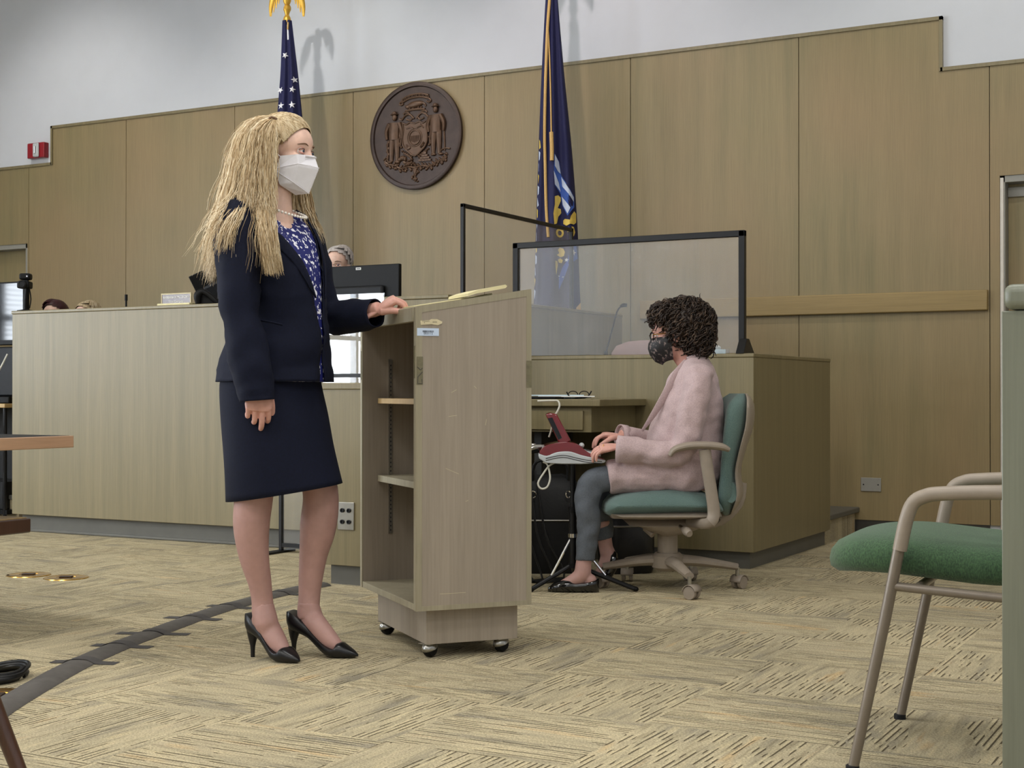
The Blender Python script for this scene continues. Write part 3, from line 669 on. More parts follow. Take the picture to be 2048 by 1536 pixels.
# ================================================================== swivel chair
SD = 6.36; SO = C((1340-1024)/FPX*SD, SD, 0)              # chair and seated woman share this ground point
def sp(px, py, y=0.0):                                    # pixel at depth offset y -> local coordinates of that frame
    D = SD+y; return V((px-1024)/FPX*D-(1340-1024)/FPX*SD, y, CAMH+(HZ-py)*D/FPX)
def swivel():
    t = thing('swivel_chair', 'teal upholstered swivel armchair with taupe frame under the seated woman', 'chair', SO, TH)
    def slab(prof, y0, hw, n=9, edge=.06, pw=2.6):
        rings = []
        for j in range(n+1):
            u = -1+2*j/n; k = max((1-abs(u)**pw), .0)**(1/pw)
            cx = sum(p[0] for p in prof)/len(prof); cz = sum(p[2] for p in prof)/len(prof)
            rings.append([V(cx+(p[0]-cx)*(1-edge*3*(1-k)), y0+u*hw, cz+(p[2]-cz)*(max(k, .12))) for p in prof])
        return rings
    # seat cushion
    top = [sp(1206, 1002), sp(1225, 986), sp(1270, 975), sp(1330, 970), sp(1385, 976), sp(1425, 992), sp(1437, 1010)]
    bot = [sp(1433, 1021), sp(1380, 1022), sp(1320, 1024), sp(1260, 1028), sp(1215, 1028), sp(1203, 1018)]
    prof = [V(p) for p in cr([tuple(p) for p in top+bot], 3)]
    MB().loft(slab(prof, 0, .245, 12)).build('seat', 'teal_fabric', t, smooth=60)
    prof = [sp(1210, 1018), sp(1280, 1015), sp(1432, 1012), sp(1436, 1026), sp(1400, 1032), sp(1300, 1034), sp(1218, 1032)]
    MB().loft(slab(prof, 0, .238, 12)).build('seat_pan', 'taupe_plastic', t, smooth=50)
    prof = [sp(1235, 1028), sp(1420, 1028), sp(1438, 1036), sp(1400, 1052), sp(1370, 1066), sp(1330, 1072), sp(1295, 1060), sp(1262, 1045)]
    MB().loft(slab(prof, 0, .12, 8)).build('mechanism_cover', 'taupe_plastic', t, smooth=50)
    # backrest: padded front and plastic shell, both bowed
    fr = [(1455, 800), (1446, 850), (1441, 900), (1436, 945), (1430, 985), (1432, 1020)]
    bk = [(1503, 800), (1503, 850), (1487, 900), (1480, 940), (1484, 985), (1465, 1018)]
    def backrest(side):
        m = MB(); rings = []
        hw = [.13, .205, .215, .20, .195, .20, .15, .02]
        zz = [(1470, 787, 1492, 787), (1453, 808, 1505, 808), (1446, 850, 1504, 850), (1441, 900, 1488, 900), (1438, 940, 1479, 940), (1434, 985, 1484, 985), (1440, 1018, 1466, 1018), (1447, 1030, 1455, 1030)]
        zz = cr([a+(b,) for a, b in zip(zz, hw)], 4)
        for a in zz:
            f, b = sp(a[0], a[1]), sp(a[2], a[3]); h = max(a[4], .015); d = b.x-f.x; r = []
            fx, bx = (f.x, f.x+d*.84) if side == 0 else (f.x+d*.78, b.x)
            N = 24
            for k in range(N):
                an = 2*PI*k/N; cx, sy = math.cos(an), math.sin(an)
                yy = h*math.copysign(abs(sy)**.7, sy); xx = (fx+bx)/2+(bx-fx)/2*math.copysign(abs(cx)**.6, cx)
                xx -= .05*(abs(yy)/.22)**2 if side == 0 else .05*(abs(yy)/.22)**2
                if side: yy *= 1.03
                r.append(V(xx, yy, f.z))
            rings.append(r)
        m.loft(rings); return m
    backrest(0).build('backrest', 'teal_fabric', t, smooth=70)
    backrest(1).build('back_shell', 'taupe_plastic', t, smooth=70)
    # lumbar bolster: lower cushion that stands out from the back
    m = MB(); m.tube([tuple(sp(1460, 985, y)+V(.012-.25*y*y, 0, 0)) for y in (-.19, -.1, 0, .1, .19)], [.045, .062, .066, .062, .045], 14, 3, flat=.62, up=(1, 0, 0)); m.build('lumbar_cushion', 'teal_fabric', t, smooth=70)
    m = MB(); m.tube([sp(1400, 1045), sp(1440, 1038), sp(1475, 1005), sp(1485, 965)], [.03, .03, .028, .02], 12, 3, flat=.5, up=(0, 1, 0)); m.build('back_bracket', 'taupe_plastic', t)
    # arms
    for sg in (-1, 1):
        y = sg*.27
        f = lambda a, b: sp(a, b, 0)+V(0, y, 0)
        ar = empty('armrest', (0, 0, 0), 0, t)
        m = MB(); m.tube([f(1326, 906), f(1336, 894), f(1362, 887), f(1395, 886), f(1425, 889), f(1440, 895)], [.018, .027, .031, .031, .03, .018], 14, 4, flat=.55, up=(0, 0, 1)); m.build('arm_pad', 'taupe_plastic', ar)
        m = MB(); m.tube([f(1393, 894), f(1398, 930), f(1407, 985), f(1410, 1020), f(1398, 1036)]+[sp(1370, 1040)+V(0, y*.4, 0)], [.026, .026, .026, .027, .024, .02], 12, 3, flat=.6, up=(0, 1, 0)); m.build('arm_post', 'taupe_plastic', ar)
    # column, five-star base, casters
    c = sp(1335, 1120)
    m = MB().lathe([(.045, sp(0, 1066).z), (.045, sp(0, 1112).z), (.040, sp(0, 1114).z), (.040, sp(0, 1130).z)], 24, Matrix.Translation((c.x, 0, 0))); m.build('column', 'taupe_plastic', t)
    m = MB().lathe([(.055, .165), (.07, .15), (.07, .10), (.05, .085)], 24, Matrix.Translation((c.x, 0, 0))); m.build('base_hub', 'taupe_plastic', t)
    tips = [(-.285, .03), (.315, .02), (.06, -.30), (.14, .29), (-.16, .26)]
    for x, y in tips:
        P0, P1 = V(c.x, 0, .135), V(c.x+x, y, .098); d = (P1-P0)
        m = MB(); m.tube([P0+d*.1, P0+d*.45+V(0, 0, .006), P1], [.036, .030, .021], 10, 3, flat=.75, up=(0, 0, 1)); m.build('base_leg', 'taupe_plastic', t)
        q = math.atan2(y, x)+.7*(1 if x > 0 else -1)
        ca = empty('caster', (P1.x, P1.y, 0), q, t)
        m = MB().tube([(0, 0, .05), (0, 0, .095)], .009, 8); m.build('stem', 'steel', ca)
        for s_ in (-1, 1): MB().lathe([(.001, -.009), (.028, -.008), (.029, .0), (.028, .008), (.001, .009)], 20, Matrix.Translation((.012, s_*.017, .029)) @ Matrix.Rotation(PI/2, 4, 'X')).build('wheel', 'taupe_plastic', ca)
        m = MB(); m.loft([[V(.012+.032*math.cos(a), y_, .030+.032*math.sin(a)) for a in [math.radians(g) for g in range(10, 181, 17)]] for y_ in (-.029, 0, .029)], cap=False, closed=False); m.build('hood', 'taupe_plastic', ca, solid=.003)
    l0 = sp(1356, 1051, -.10); m = MB(); m.tube([l0+V(0, .04, .004), l0+V(.012, -.06, -.006), l0+V(.026, -.11, -.016)], [.008, .009, .009], 10); m.build('lever', 'steel', t)
    m = MB(); m.tube([l0+V(.016, -.07, -.009), l0+V(.026, -.11, -.016), l0+V(.034, -.135, -.024)], [.013, .02, .014], 12, 2); m.build('lever_knob', 'taupe_plastic', t)
    MB().tube([sp(1290, 1056, -.03), sp(1306, 1070, -.06)], .014, 10).build('tilt_knob', 'taupe_plastic', t)
swivel()
# ================================================================== green side chair
def side_chair():
    D0 = 3.317; o = C((1704-1024)/FPX*D0, D0, 0)
    hd = math.radians(25.7)                              # from near leg to far leg
    t = thing('green_armchair', 'green upholstered chair with taupe tube arms beside the railing', 'chair', o, TH-hd)
    # local: y from near to far side, -x is the front of the chair
    Wc = .585
    def q(px, py, y):                                    # pixel on the vertical plane at local y
        t_ = (px-1024)/FPX; k = (HZ-py)/FPX
        # point = o + lx*ax + y*ay ; in camera coords
        ax = V(math.cos(-hd), math.sin(-hd)); ay = V(-math.sin(-hd), math.cos(-hd))
        ox, od = (1704-1024)/FPX*D0, D0
        # (ox+lx*ax.x+y*ay.x) = t_*(od+lx*ax.y+y*ay.y)
        lx = (t_*(od+y*ay.y)-ox-y*ay.x)/(ax.x-t_*ax.y); d = od+lx*ax.y+y*ay.y
        return V(lx, y, CAMH+k*d)
    nearpts = [q(1704, 1545, 0), q(1770, 1235, 0), q(1799, 1090, 0), q(1812, 1035, 0)]
    nearpts[0].z = 0
    arm = [q(1799, 1100, 0), q(1812, 1040, 0), q(1826, 1006, 0), q(1850, 992, 0), q(1885, 987, 0), q(2003, 985, 0)]
    arm += [arm[-1]+V(.16, 0, -.004), arm[-1]+V(.22, 0, -.02), arm[-1]+V(.245, 0, -.08)]
    rear = [arm[-1], arm[-1]+V(.02, 0, -.35), V(arm[-1].x+.06, 0, 0)]
    for y in (0, Wc):
        sh = lambda L: [p+V(0, y, 0) for p in L]
        m = MB(); m.tube(sh(nearpts), [.0125, .0135, .0135, .0135], 14, 1); m.build('front_leg', 'taupe_metal', t)
        m = MB(); m.tube(sh(arm), .0165, 14, 5); m.build('arm_tube', 'taupe_plastic', t)
        m = MB(); m.tube(sh(rear), .0135, 14, 1); m.build('rear_leg', 'taupe_metal', t)
        MB().lathe([(.016, 0), (.016, .012), (.013, .014)], 14, Matrix.Translation(sh(nearpts)[0])).build('glide', 'dark_plastic', t)
        s0 = q(1787, 1172, 0); m = MB(); m.tube(sh([s0, s0+V(.22, 0, -.012), s0+V(.44, 0, -.016)]), .0105, 12); m.build('seat_rail', 'taupe_metal', t)
    s0 = q(1787, 1172, 0); 
    for x in (.05, .4): m = MB(); m.tube([s0+V(x, 0, -.003), s0+V(x, Wc, -.003)], .0105, 12); m.build('cross_bar', 'taupe_metal', t)
    # cushion, overhanging the front
    f0 = q(1672, 1130, Wc/2).x; zt = s0.z
    rings = []; N = 36; yc = Wc/2
    xa, xb = f0+.005, f0+.56
    for z, k in ((zt+.004, .80), (zt+.006, .93), (zt+.022, .99), (zt+.042, 1.0), (zt+.062, .985), (zt+.078, .93), (zt+.089, .8), (zt+.096, .55), (zt+.099, .25)):
        r = []
        for i in range(N):
            a = 2*PI*i/N; ca, sa = math.cos(a), math.sin(a); e = .62
            x = (xa+xb)/2+(xb-xa)/2*k*math.copysign(abs(ca)**e, ca); y = yc+(Wc/2-.022)*k*math.copysign(abs(sa)**e, sa)
            r.append(V(x, y, z+.018*math.exp(-((x-xa-.16)/.17)**2)-.02*max(0, (xa+.1-x)/.1)**2*0.6))
        rings.append(r)
    MB().loft(rings).build('seat_cushion', 'green_fabric', t, smooth=80)
    bx = arm[-1].x-.01; m = MB(); rings = []
    for z, k in ((.62, .2), (.63, .7), (.66, .95), (.76, 1), (.84, .95), (.87, .7), (.88, .2)):
        rings.append([V(bx+.03*math.cos(a)*max(k, .3)+(z-.6)*.16, yc+(Wc/2-.02)*k**.3*math.copysign(abs(math.sin(a))**.5, math.sin(a)), z) for a in [2*PI*i/24 for i in range(24)]])
    m.loft(rings); m.build('backrest', 'green_fabric', t, smooth=80)
side_chair()
# ------------------------------------------------------------------ railing at the right edge
e = C((2003-1024)/FPX*2.35, 2.35, 0)
h = thing('gallery_railing', 'grey-green wooden half wall with rounded cap at the right edge', 'railing', e, 0)
zc = CAMH+(HZ-622)*2.35/FPX; zt_ = CAMH+(HZ-569)*2.35/FPX
MB().box(0, 1.1, 0, .07, 0, zc).build('panel', 'green_wood', h, bevel=.002)
MB().box(.004, 1.11, -.012, .082, zc+.002, zt_).build('cap', 'green_wood', h, bevel=.014, seg=4)
# ------------------------------------------------------------------ counsel table and wooden chair at the left edge
tb = thing('counsel_table', 'table with dark top, brown wooden edge and lower shelf at the left edge', 'table', (0, 0, 0))
X1, Y1, ZT = -4.117, 4.02, .712
MB().box(-5.6, X1-.012, 2.5, Y1-.012, ZT-.04, ZT+.0005).build('table_top', 'dark_plastic', tb)
m = MB().box(X1-.012, X1, 2.5, Y1, ZT-.046, ZT); m.box(-5.6, X1-.012, Y1-.012, Y1, ZT-.046, ZT); m.box(-5.6, X1-.012, 2.5, 2.512, ZT-.046, ZT); m.build('edge_trim', 'table_wood', tb, bevel=.003)
sh = MB().box(-5.5, X1-.11, 2.62, Y1-.11, .342, .398); sh.build('lower_shelf', 'dark_wood', tb, bevel=.006)
MB().box(-5.49, X1-.122, 2.63, Y1-.122, .3982, .401).build('lit_shelf_top', 'shelf_wood', tb)  # paler sheet over the dark board: light on its upper face, put into colour
for x in (-5.4, -5.0): 
    for y in (2.75, 3.2): MB().box(x, x+.06, y, y+.06, 0, ZT-.041).build('leg', 'dark_wood', tb, bevel=.003)
ch = thing('wooden_chair', 'brown wooden chair whose slanted leg shows at the lower left corner', 'chair', C((38-1024)/FPX*3.22, 3.22, 0), TH)
for i, (x, y) in enumerate(((0, 0), (0, -.42), (-.44, 0), (-.44, -.42))):
    m = MB(); dx = -.15 if x == 0 else .06
    m.tube([(x+.012, y, 0), (x+dx*.5, y, .22), (x+dx, y+(-.02 if y == 0 else .02), .43)], [.017, .021, .024], 14, 2); m.build('leg', 'dark_wood', ch)
MB().box(-.50, -.12, -.45, .03, .43, .46).build('seat', 'dark_wood', ch, bevel=.012)
m = MB(); 
for y in (-.40, -.02): m.tube([(-.42, y, .44), (-.5, y, .82)], .018, 12)
m.build('back_posts', 'dark_wood', ch); MB().box(-.52, -.48, -.42, .0, .66, .84).build('back_board', 'dark_wood', ch, bevel=.008)
# ================================================================== people
def mat_from(o, fx, fy, fz): return Matrix(((fx[0], fy[0], fz[0], o[0]), (fx[1], fy[1], fz[1], o[1]), (fx[2], fy[2], fz[2], o[2]), (0, 0, 0, 1)))
def frame_of(o, fwd, up):
    f = V(fwd).normalized(); l = V(up).cross(f).normalized(); u = f.cross(l); return mat_from(o, f, l, u)
def head_parts(m, M):
    """a head in head coordinates: x forward, y left, z up; eyes at height 0"""
    R = M.to_3x3(); E = lambda c, r: m.ell(M @ V(c), r, R, 24, 16)
    E((-.014, 0, .038), (.098, .076, .082)); E((.030, 0, .03), (.066, .066, .068)); E((.034, 0, -.032), (.058, .060, .082)); E((.018, 0, -.062), (.056, .056, .042))
    E((.062, 0, -.098), (.028, .030, .022)); E((.066, 0, .024), (.026, .050, .014)); E((.083, 0, -.070), (.014, .024, .014))
    for s in (-1, 1): E((.058, s*.040, -.028), (.026, .022, .022)); E((-.012, s*.076, -.012), (.018, .009, .032))
    m.tube([M @ V(.084, 0, .006), M @ V(.094, 0, -.022), M @ V(.102, 0, -.043)], [.009, .0100, .012], 10); E((.092, 0, -.048), (.013, .016, .009))
def head_carve(M):
    Mi = M.inverted(); R = M.to_3x3()
    def fn(co):
        p = Mi @ co
        for s in (-1, 1):
            q = p-V(.086, s*.031, -.002); d = math.sqrt((q.x*.5)**2+(q.y/1.25)**2+(q.z*1.25)**2)
            if d < .022: p = p-V(.011, 0, 0)*(math.cos(d/.022*PI)*.5+.5)
        return M @ p
    return fn
def face_bits(M, parent, brow='brow_hair', closed=False):
    for s in (-1, 1):
        R = M.to_3x3()
        e = MB(); e.ell(M @ V(.0735, s*.0315, -.001), (.0122, .0122, .0122), R, 16, 12); eb = e.build('eyeball', 'eye_white', parent)
        d = V(.96, s*.02+.10, -.02).normalized(); c = M @ (V(.0735, s*.0315, -.001)+d*.0092)
        e = MB(); e.ell(c, (.0060, .0062, .0062), R, 14, 10); e.build('iris', 'eye_iris', eb)
        m = MB()
        for zz, sg in ((.0062, 1), (-.0066, -1)):
            m.tube([M @ V(.0735+.0095*math.cos(a), s*.0315+.0148*math.sin(a), -.001+zz*max(0, math.cos(a))**.7) for a in [math.radians(g) for g in range(-80, 81, 20)]], [.0018, .0028, .0034, .0036, .0036, .0036, .0034, .0028, .0018], 8)
        m.build('eyelid', 'skin_pink', parent)
        q = MB(); q.tube([M @ V(.0745+.0115*math.cos(a), s*.0315+.0165*math.sin(a), .0012+.0048*max(0, math.cos(a))**.7) for a in [math.radians(g) for g in range(-80, 81, 20)]], .0013, 6); q.build('eyelash', 'lash', parent)
        m = MB(); m.tube([M @ V(.0915, s*.012, .0185), M @ V(.0905, s*.030, .0235), M @ V(.074, s*.052, .0195)], [.0026, .0030, .0014], 8, 4, flat=.6); m.build('eyebrow', brow, parent)
def hand_mb(M, curls, thumb=(.2, .5, .3), spread=.06, scale=1.0):
    """x towards the fingers, y thumb side, z back of the hand; origin at the wrist"""
    m = MB(); P = lambda *a: M @ (V(*a)*scale)
    R = M.to_3x3()
    m.tube([P(-.05, 0, 0), P(0, 0, 0), P(.03, .002, .001), P(.062, .002, .002), P(.083, .0, .001)], [.026*scale, .027*scale, .036*scale, .042*scale, .038*scale], 16, 3, flat=.42, up=tuple(R @ V(0, 0, 1)))
    fl = [(.0305, .074, .0088), (.0100, .082, .0091), (-.0105, .076, .0087), (-.0300, .060, .0077)]
    for i, (y, L, r) in enumerate(fl):
        c = curls[i]; p = V(.080-.004*abs(i-1), y, .003); a = 0.0; pts = [p-V(.02, 0, 0), p]; rad = [r*1.05*scale, r*1.08*scale]
        for k, fr in enumerate((.46, .30, .24)):
            a += c[k]; p = p+V(math.cos(a), spread*(1.5-i)*.6*math.cos(a), -math.sin(a))*L*fr; pts.append(p); rad.append(r*(.98, .9, .72)[k]*scale)
        m.tube([P(*q) for q in pts], rad, 12, 3)
        m.ell(P(*pts[-1]), (rad[-1],)*3, None, 10, 8); m.ell(P(*(pts[1]+V(0, 0, .002))), (r*1.12*scale,)*3, None, 10, 8)
    a, b, c = thumb; p = V(.018, .026, -.006); pts = [p, p+V(math.cos(a), math.sin(a), -b*.5)*.034]; pts.append(pts[-1]+V(math.cos(a-c*.5), math.sin(a-c*.5), -b)*.030); pts.append(pts[-1]+V(math.cos(a-c), math.sin(a-c), -b*1.1)*.026)
    m.tube([P(*q) for q in pts], [.015*scale, .0125*scale, .0108*scale, .0082*scale], 12, 3); m.ell(P(*pts[-1]), (.0082*scale,)*3, None, 10, 8)
    m.ell(P(*(pts[0]+V(.012, .0, -.002))), (.026*scale, .016*scale, .015*scale), R, 12, 8)
    return m
def resample(g, K):
    q = cr([tuple(p) for p in g], 12); L = [0]
    for a, b in zip(q[:-1], q[1:]): L.append(L[-1]+math.dist(a, b))
    out = []; j = 0
    for i in range(K):
        t = L[-1]*i/(K-1)
        while j < len(L)-2 and L[j+1] < t: j += 1
        f = (t-L[j])/max(L[j+1]-L[j], 1e-9); out.append(V(*[x+(y-x)*f for x, y in zip(q[j], q[j+1])]))
    return out
def strands(m, guides, count, K=13, r=.0013, jit=.010, crimp=.003, wave=.032, fray=.02, short=.25, seed=1):
    R = random.Random(seed); G = [resample(g, K) for g in guides]
    nc = max(8, count//9); CL = [(R.random()*(len(G)-1), V(R.gauss(0, 1), R.gauss(0, 1), R.gauss(0, .5))*jit, V(R.gauss(0, 1), R.gauss(0, 1), R.gauss(0, .5))*fray, R.random()*6.28, R.random()*6.28, 1-R.random()**2*short, R.uniform(.6, 1.5)) for _ in range(nc)]
    for _ in range(count):
        cu, co, cf, cp, cp2, ce, cw = CL[R.randrange(nc)]; u = min(max(cu+R.gauss(0, .05), 0), len(G)-1.001); i = min(int(u), len(G)-2); f = u-i
        off = co+V(R.gauss(0, 1), R.gauss(0, 1), R.gauss(0, .5))*jit*.55; fr = cf+V(R.gauss(0, 1), R.gauss(0, 1), R.gauss(0, .5))*fray*.6
        end = max(.3, min(1, ce+R.gauss(0, .10))); ph = cp+R.gauss(0, .35); ph2 = cp2+R.gauss(0, .35); n = K; pts = []; rr = []
        for k in range(n):
            t = k/(n-1)*end; x = t*(K-1); a = min(int(x), K-2); h = x-a
            p = (G[i][a].lerp(G[i][a+1], h)).lerp(G[i+1][a].lerp(G[i+1][a+1], h), f)
            s = min(1, t*4+.15); d = t*(K-1)
            pts.append(p+off*s+fr*t*t+V(math.sin(d*2.2*cw+ph), math.cos(d*1.9*cw+ph2), 0)*crimp*.85*min(1, t*3))
            rr.append(r*(1.0 if t < .75 else 1.0-.75*(t-.75)/.25))
        m.tube(pts, rr, 3, 1, cap=False)
def wrinkle(me, amp, scale, seed=0.0, stretch=(1, 1, 1)):
    me.update(); ns = [v.normal.copy() for v in me.vertices]
    for v, n in zip(me.vertices, ns):
        p = V(v.co.x*stretch[0], v.co.y*stretch[1], v.co.z*stretch[2])*scale+V(seed, seed*2, seed*3)
        v.co += n*amp*mnoise.noise(p)
# ------------------------------------------------------------------ the standing woman
WD = 4.70; WO = C((560-1024)/FPX*WD, WD, 0)
def wp(px, py, y=0.0):
    D = WD+y; return V((px-1024)/FPX*D-(560-1024)/FPX*WD, y, CAMH+(HZ-py)*D/FPX)
def rowring(py, xl, xr, a, al, y0, wpf, N=48, phis=None, k=1.0, pw=1.0):
    """horizontal ring with the silhouette xl..xr; front turned by al towards the camera"""
    L, Rr = wpf(xl, py, y0), wpf(xr, py, y0); hw = (Rr.x-L.x)/2; cx = (Rr.x+L.x)/2
    b = math.sqrt(max(hw*hw-(a*math.sin(al))**2, .0009))/math.cos(al)
    f = V(math.cos(al), -math.sin(al), 0); s = V(-math.sin(al), -math.cos(al), 0)
    phis = phis or [2*PI*i/N for i in range(N)]
    return [V(cx, y0, L.z)+f*b*k*math.cos(p)+s*a*k*math.sin(p) for p in phis]
JROWS = [(417, 515, 590, .075), (424, 494, 602, .125), (438, 474, 613, .165), (480, 452, 632, .178), (530, 448, 645, .172), (580, 456, 650, .155), (625, 462, 653, .148), (680, 455, 659, .165), (730, 442, 662, .188), (764, 436, 664, .20)]
AL = math.radians(40)
def standing():
    t = thing('person', 'standing woman in dark navy skirt suit and white mask, hand resting on lectern', 'person', WO, TH)
    J = cr(JROWS, 4)
    # ---- body
    yaw = math.radians(20)
    hc = wp(570, 307, .02); HM = frame_of(hc, (math.cos(yaw), -math.sin(yaw), .0), (0, 0, 1))
    m = MB(); head_parts(m, HM); nb = wp(552, 432, .02)
    m.tube([hc+V(-.02, .0, -.06), hc+V(-.030, 0, -.12), nb, nb+V(-.005, 0, -.06)], [.050, .050, .056, .075], 18, 3)
    head = remesh(m, .0038, 5, .5, head_carve(HM))
    m = MB(); m.loft([rowring(*a[:3], a[3], AL, .03, wp, 28, k=.86) for a in J[3:]])
    sR, sL = wp(480, 446, -.10), wp(600, 450, .17)
    m.ell(nb+V(.006, -.006, -.060), (.066, .076, .05), None)
    m.tube([sR, wp(476, 620, -.20), wp(508, 775, -.21), wp(514, 800, -.21)], [.045, .038, .027, .026], 14, 3)
    m.tube([sL, wp(648, 622, .24), wp(735, 622, .15), wp(760, 615, .12)], [.045, .038, .027, .025], 14, 3)
    legs = [
        [(520, 760, -.04, .085), (512, 900, -.05, .075), (508, 990, -.05, .064), (503, 1050, -.045, .060), (508, 1110, -.03, .050), (520, 1165, -.01, .039), (525, 1200, .0, .036), (527, 1225, .0, .038), (530, 1245, -.005, .036)],
        [(585, 760, .08, .08), (606, 880, .08, .066), (640, 975, .07, .060), (637, 1050, .08, .062), (627, 1110, .085, .048), (621, 1165, .09, .040), (619, 1195, .09, .037), (617, 1220, .085, .038), (616, 1240, .08, .036)]]
    for L in legs: m.tube([wp(a, b, y) for a, b, y, r in L], [r for *_, r in L], 18, 4)
    body = remesh(m, .007, 5)
    # feet, running down into the pumps
    fm = MB()
    FEET = [((505, 1313), (599, 1322)), ((587, 1308), (716, 1311))]
    shoes = []
    for (hx, hy), (tx, ty) in FEET:
        Dh, Dt = FPX*CAMH/(hy-HZ), FPX*CAMH/(ty+5-HZ)
        H = V((hx-1024)/FPX*Dh-(560-1024)/FPX*WD, Dh-WD, 0); T = V((tx-1024)/FPX*Dt-(560-1024)/FPX*WD, Dt-WD, 0)
        shoes.append((H, T))
    for (H, T), L in zip(shoes, legs):
        d = (T-H); ln = d.length; d.normalize(); f = lambda s, z: H+d*(s*ln)+V(0, 0, z)
        an = wp(*L[-2][:3])
        fm.tube([an+V(0, 0, .03), an+V(0, 0, -.01), f(.16, .118)], [.036, .037, .030], 14, 3)
        fm.tube([an+V(0, 0, .02), an+d*.014+V(0, 0, -.03), f(.36, .106), f(.55, .058), f(.70, .032)], [.036, .040, .036, .033, .022], 16, 3)
    feet = remesh(fm, .005, 5)
    # hands
    c1 = [(.42, .75, .5), (.22, .6, .4), (.38, .8, .5), (.55, .9, .6)]
    W1 = wp(515, 766, -.21); h1 = hand_mb(frame_from(W1, (.03, .02, -1), (.30, -.95, .0)), c1, (.35, .5, .3), -.02, 1.06)
    W2 = wp(752, 622, .13); h2 = hand_mb(frame_from(W2, (.86, -.05, .50), (-.45, -.30, .84), True), [(.95, 1.0, .6), (.95, 1.05, .6), (1.0, 1.1, .6), (1.05, 1.1, .6)], (.30, .75, .5), .02, .95)
    h1, h2 = remesh(h1, .0019, 3), remesh(h2, .0019, 3)
    whole = join_meshes('body', [head, body, feet, h1, h2])
    o = mobj('body', whole, ['skin', 'skin_hose', 'skin_pink'], t)
    for p in whole.polygons:
        z = p.center.z
        p.material_index = 1 if z < .75 else (2 if z < 1.22 else 0)
    face_bits(HM, t)
    # ---- clothes
    m = MB()
    ks = [J[3]]+J[4:]
    rows = [rowring(*a[:3], a[3], AL, .03, wp, 40, k=.95) for a in J[8:]]
    top = rowring(432, 520, 596, .10, AL, .03, wp, 40); mid = rowring(448, 500, 606, .14, AL, .03, wp, 40, k=.97)
    m.loft([top, mid]+rows); bl = m.build('blouse', 'blouse_print', t, smooth=180)
    # jacket shell: grid from the near front edge round the back to the far front edge
    def gap(py):
        for (p0, n0, f0), (p1, n1, f1) in zip(GAP[:-1], GAP[1:]):
            if p0 <= py <= p1: k = (py-p0)/(p1-p0); return math.radians(n0+(n1-n0)*k), math.radians(f0+(f1-f0)*k)
    GAP = [(400, 70, -60), (430, 46, -42), (480, 20, -40), (530, 6, -36), (600, -4, -27), (660, -11, -21), (700, -14, -17), (770, -8, -20)]
    grid = []
    for a in J:
        g0, g1 = gap(a[0]); n = 52
        r = rowring(*a[:3], a[3], AL, .03, wp, phis=[g0+(2*PI+g1-g0)*i/n for i in range(n+1)])
        grid.append([p+V(0, 0, -.0) for p in r])
    m = MB(); m.loft(grid, cap=False, closed=False)
    # sleeves
    m2 = MB()
    m2.tube([wp(496, 424, -.075), wp(484, 432, -.105), wp(480, 470, -.135), wp(477, 540, -.165), wp(480, 625, -.195), wp(496, 700, -.21), wp(509, 760, -.213), wp(513, 801, -.213)], [.05, .066, .073, .070, .060, .060, .056, .053], 28, 6, cap=False)
    m2.tube([wp(588, 430, .15), wp(598, 440, .17), wp(620, 520, .215), wp(640, 600, .235), wp(668, 632, .225), wp(706, 630, .19), wp(752, 625, .13)], [.05, .062, .066, .062, .058, .053, .045], 28, 6, cap=False)
    me1, me2 = m.mesh(), m2.mesh()
    for me in (me1, me2): 
        wrinkle(me, .011, 8, 3.1, (1, 1, 1.5)); wrinkle(me, .006, 22, 9.1, (1, 1, 1.8))
    jm = join_meshes('jacket', [me1, me2]); jk = mobj('jacket', jm, 'navy_wool', t)
    sd = jk.modifiers.new('solid', 'SOLIDIFY'); sd.thickness = .004; sd.offset = 0
    # lapels folded back from the opening, a collar, buttons and a welt pocket
    for side in (0, 1):
        m = MB(); rings = []
        for py in [424+k*8 for k in range(23)]:
            a = min(J, key=lambda q: abs(q[0]-py)); i = min(max(sum(q[0] <= py for q in J)-1, 0), len(J)-2); f = (py-J[i][0])/(J[i+1][0]-J[i][0]); a = tuple(x+(y-x)*f for x, y in zip(J[i], J[i+1]))
            g = gap(py)[side]; u = (py-424)/176; wdt = math.radians(26)*(1-u)**.8*(1 if py < 476 or py > 486 else .82)
            sgn = 1 if side == 0 else -1
            r = rowring(*a[:3], a[3], AL, .03, wp, phis=[g-sgn*.015+sgn*wdt*k/5 for k in range(6)], k=1.035)
            rings.append([p+V(.003, -.003, 0)*math.sin(PI*min(1, .2+k/5)) for k, p in enumerate(r)])
        m.loft(rings, cap=False, closed=False); m.build('lapel', 'navy_wool', jk, smooth=180, solid=.004)
    m = MB(); m.tube([nb+V(-.065*math.cos(a)*.9-.005, .075*math.sin(a), .012+.010*math.cos(a)) for a in [math.radians(g) for g in range(-110, 111, 20)]], .014, 8, 2, flat=.5, up=(0, 0, 1)); m.build('collar', 'navy_wool', jk)
    for k in range(4):
        c = wp(476+k*2.6, 757+k*11, -.235); MB().ell(c, (.007, .004, .007), None, 12, 8).build('button', 'black_plastic', jk)
    m = MB(); m.tube([wp(515, 640, -.165), wp(540, 644, -.168), wp(565, 650, -.155)], .004, 6, 3, flat=.6); m.build('pocket_welt', 'navy_wool', jk)
    # skirt
    m = MB(); rings = []
    for a in cr([(735, 452, 640, .175), (770, 444, 642, .185), (830, 446, 655, .195), (900, 450, 668, .195), (984, 452, 687, .185)], 5):
        r = rowring(*a[:3], a[3], math.radians(30), .02, wp, 56); tt = max(0, (a[0]-760)/224)
        cx = sum(p.x for p in r)/len(r); rings.append([p+V(0, 0, (p.x-cx)*.16*tt*tt) for p in r])
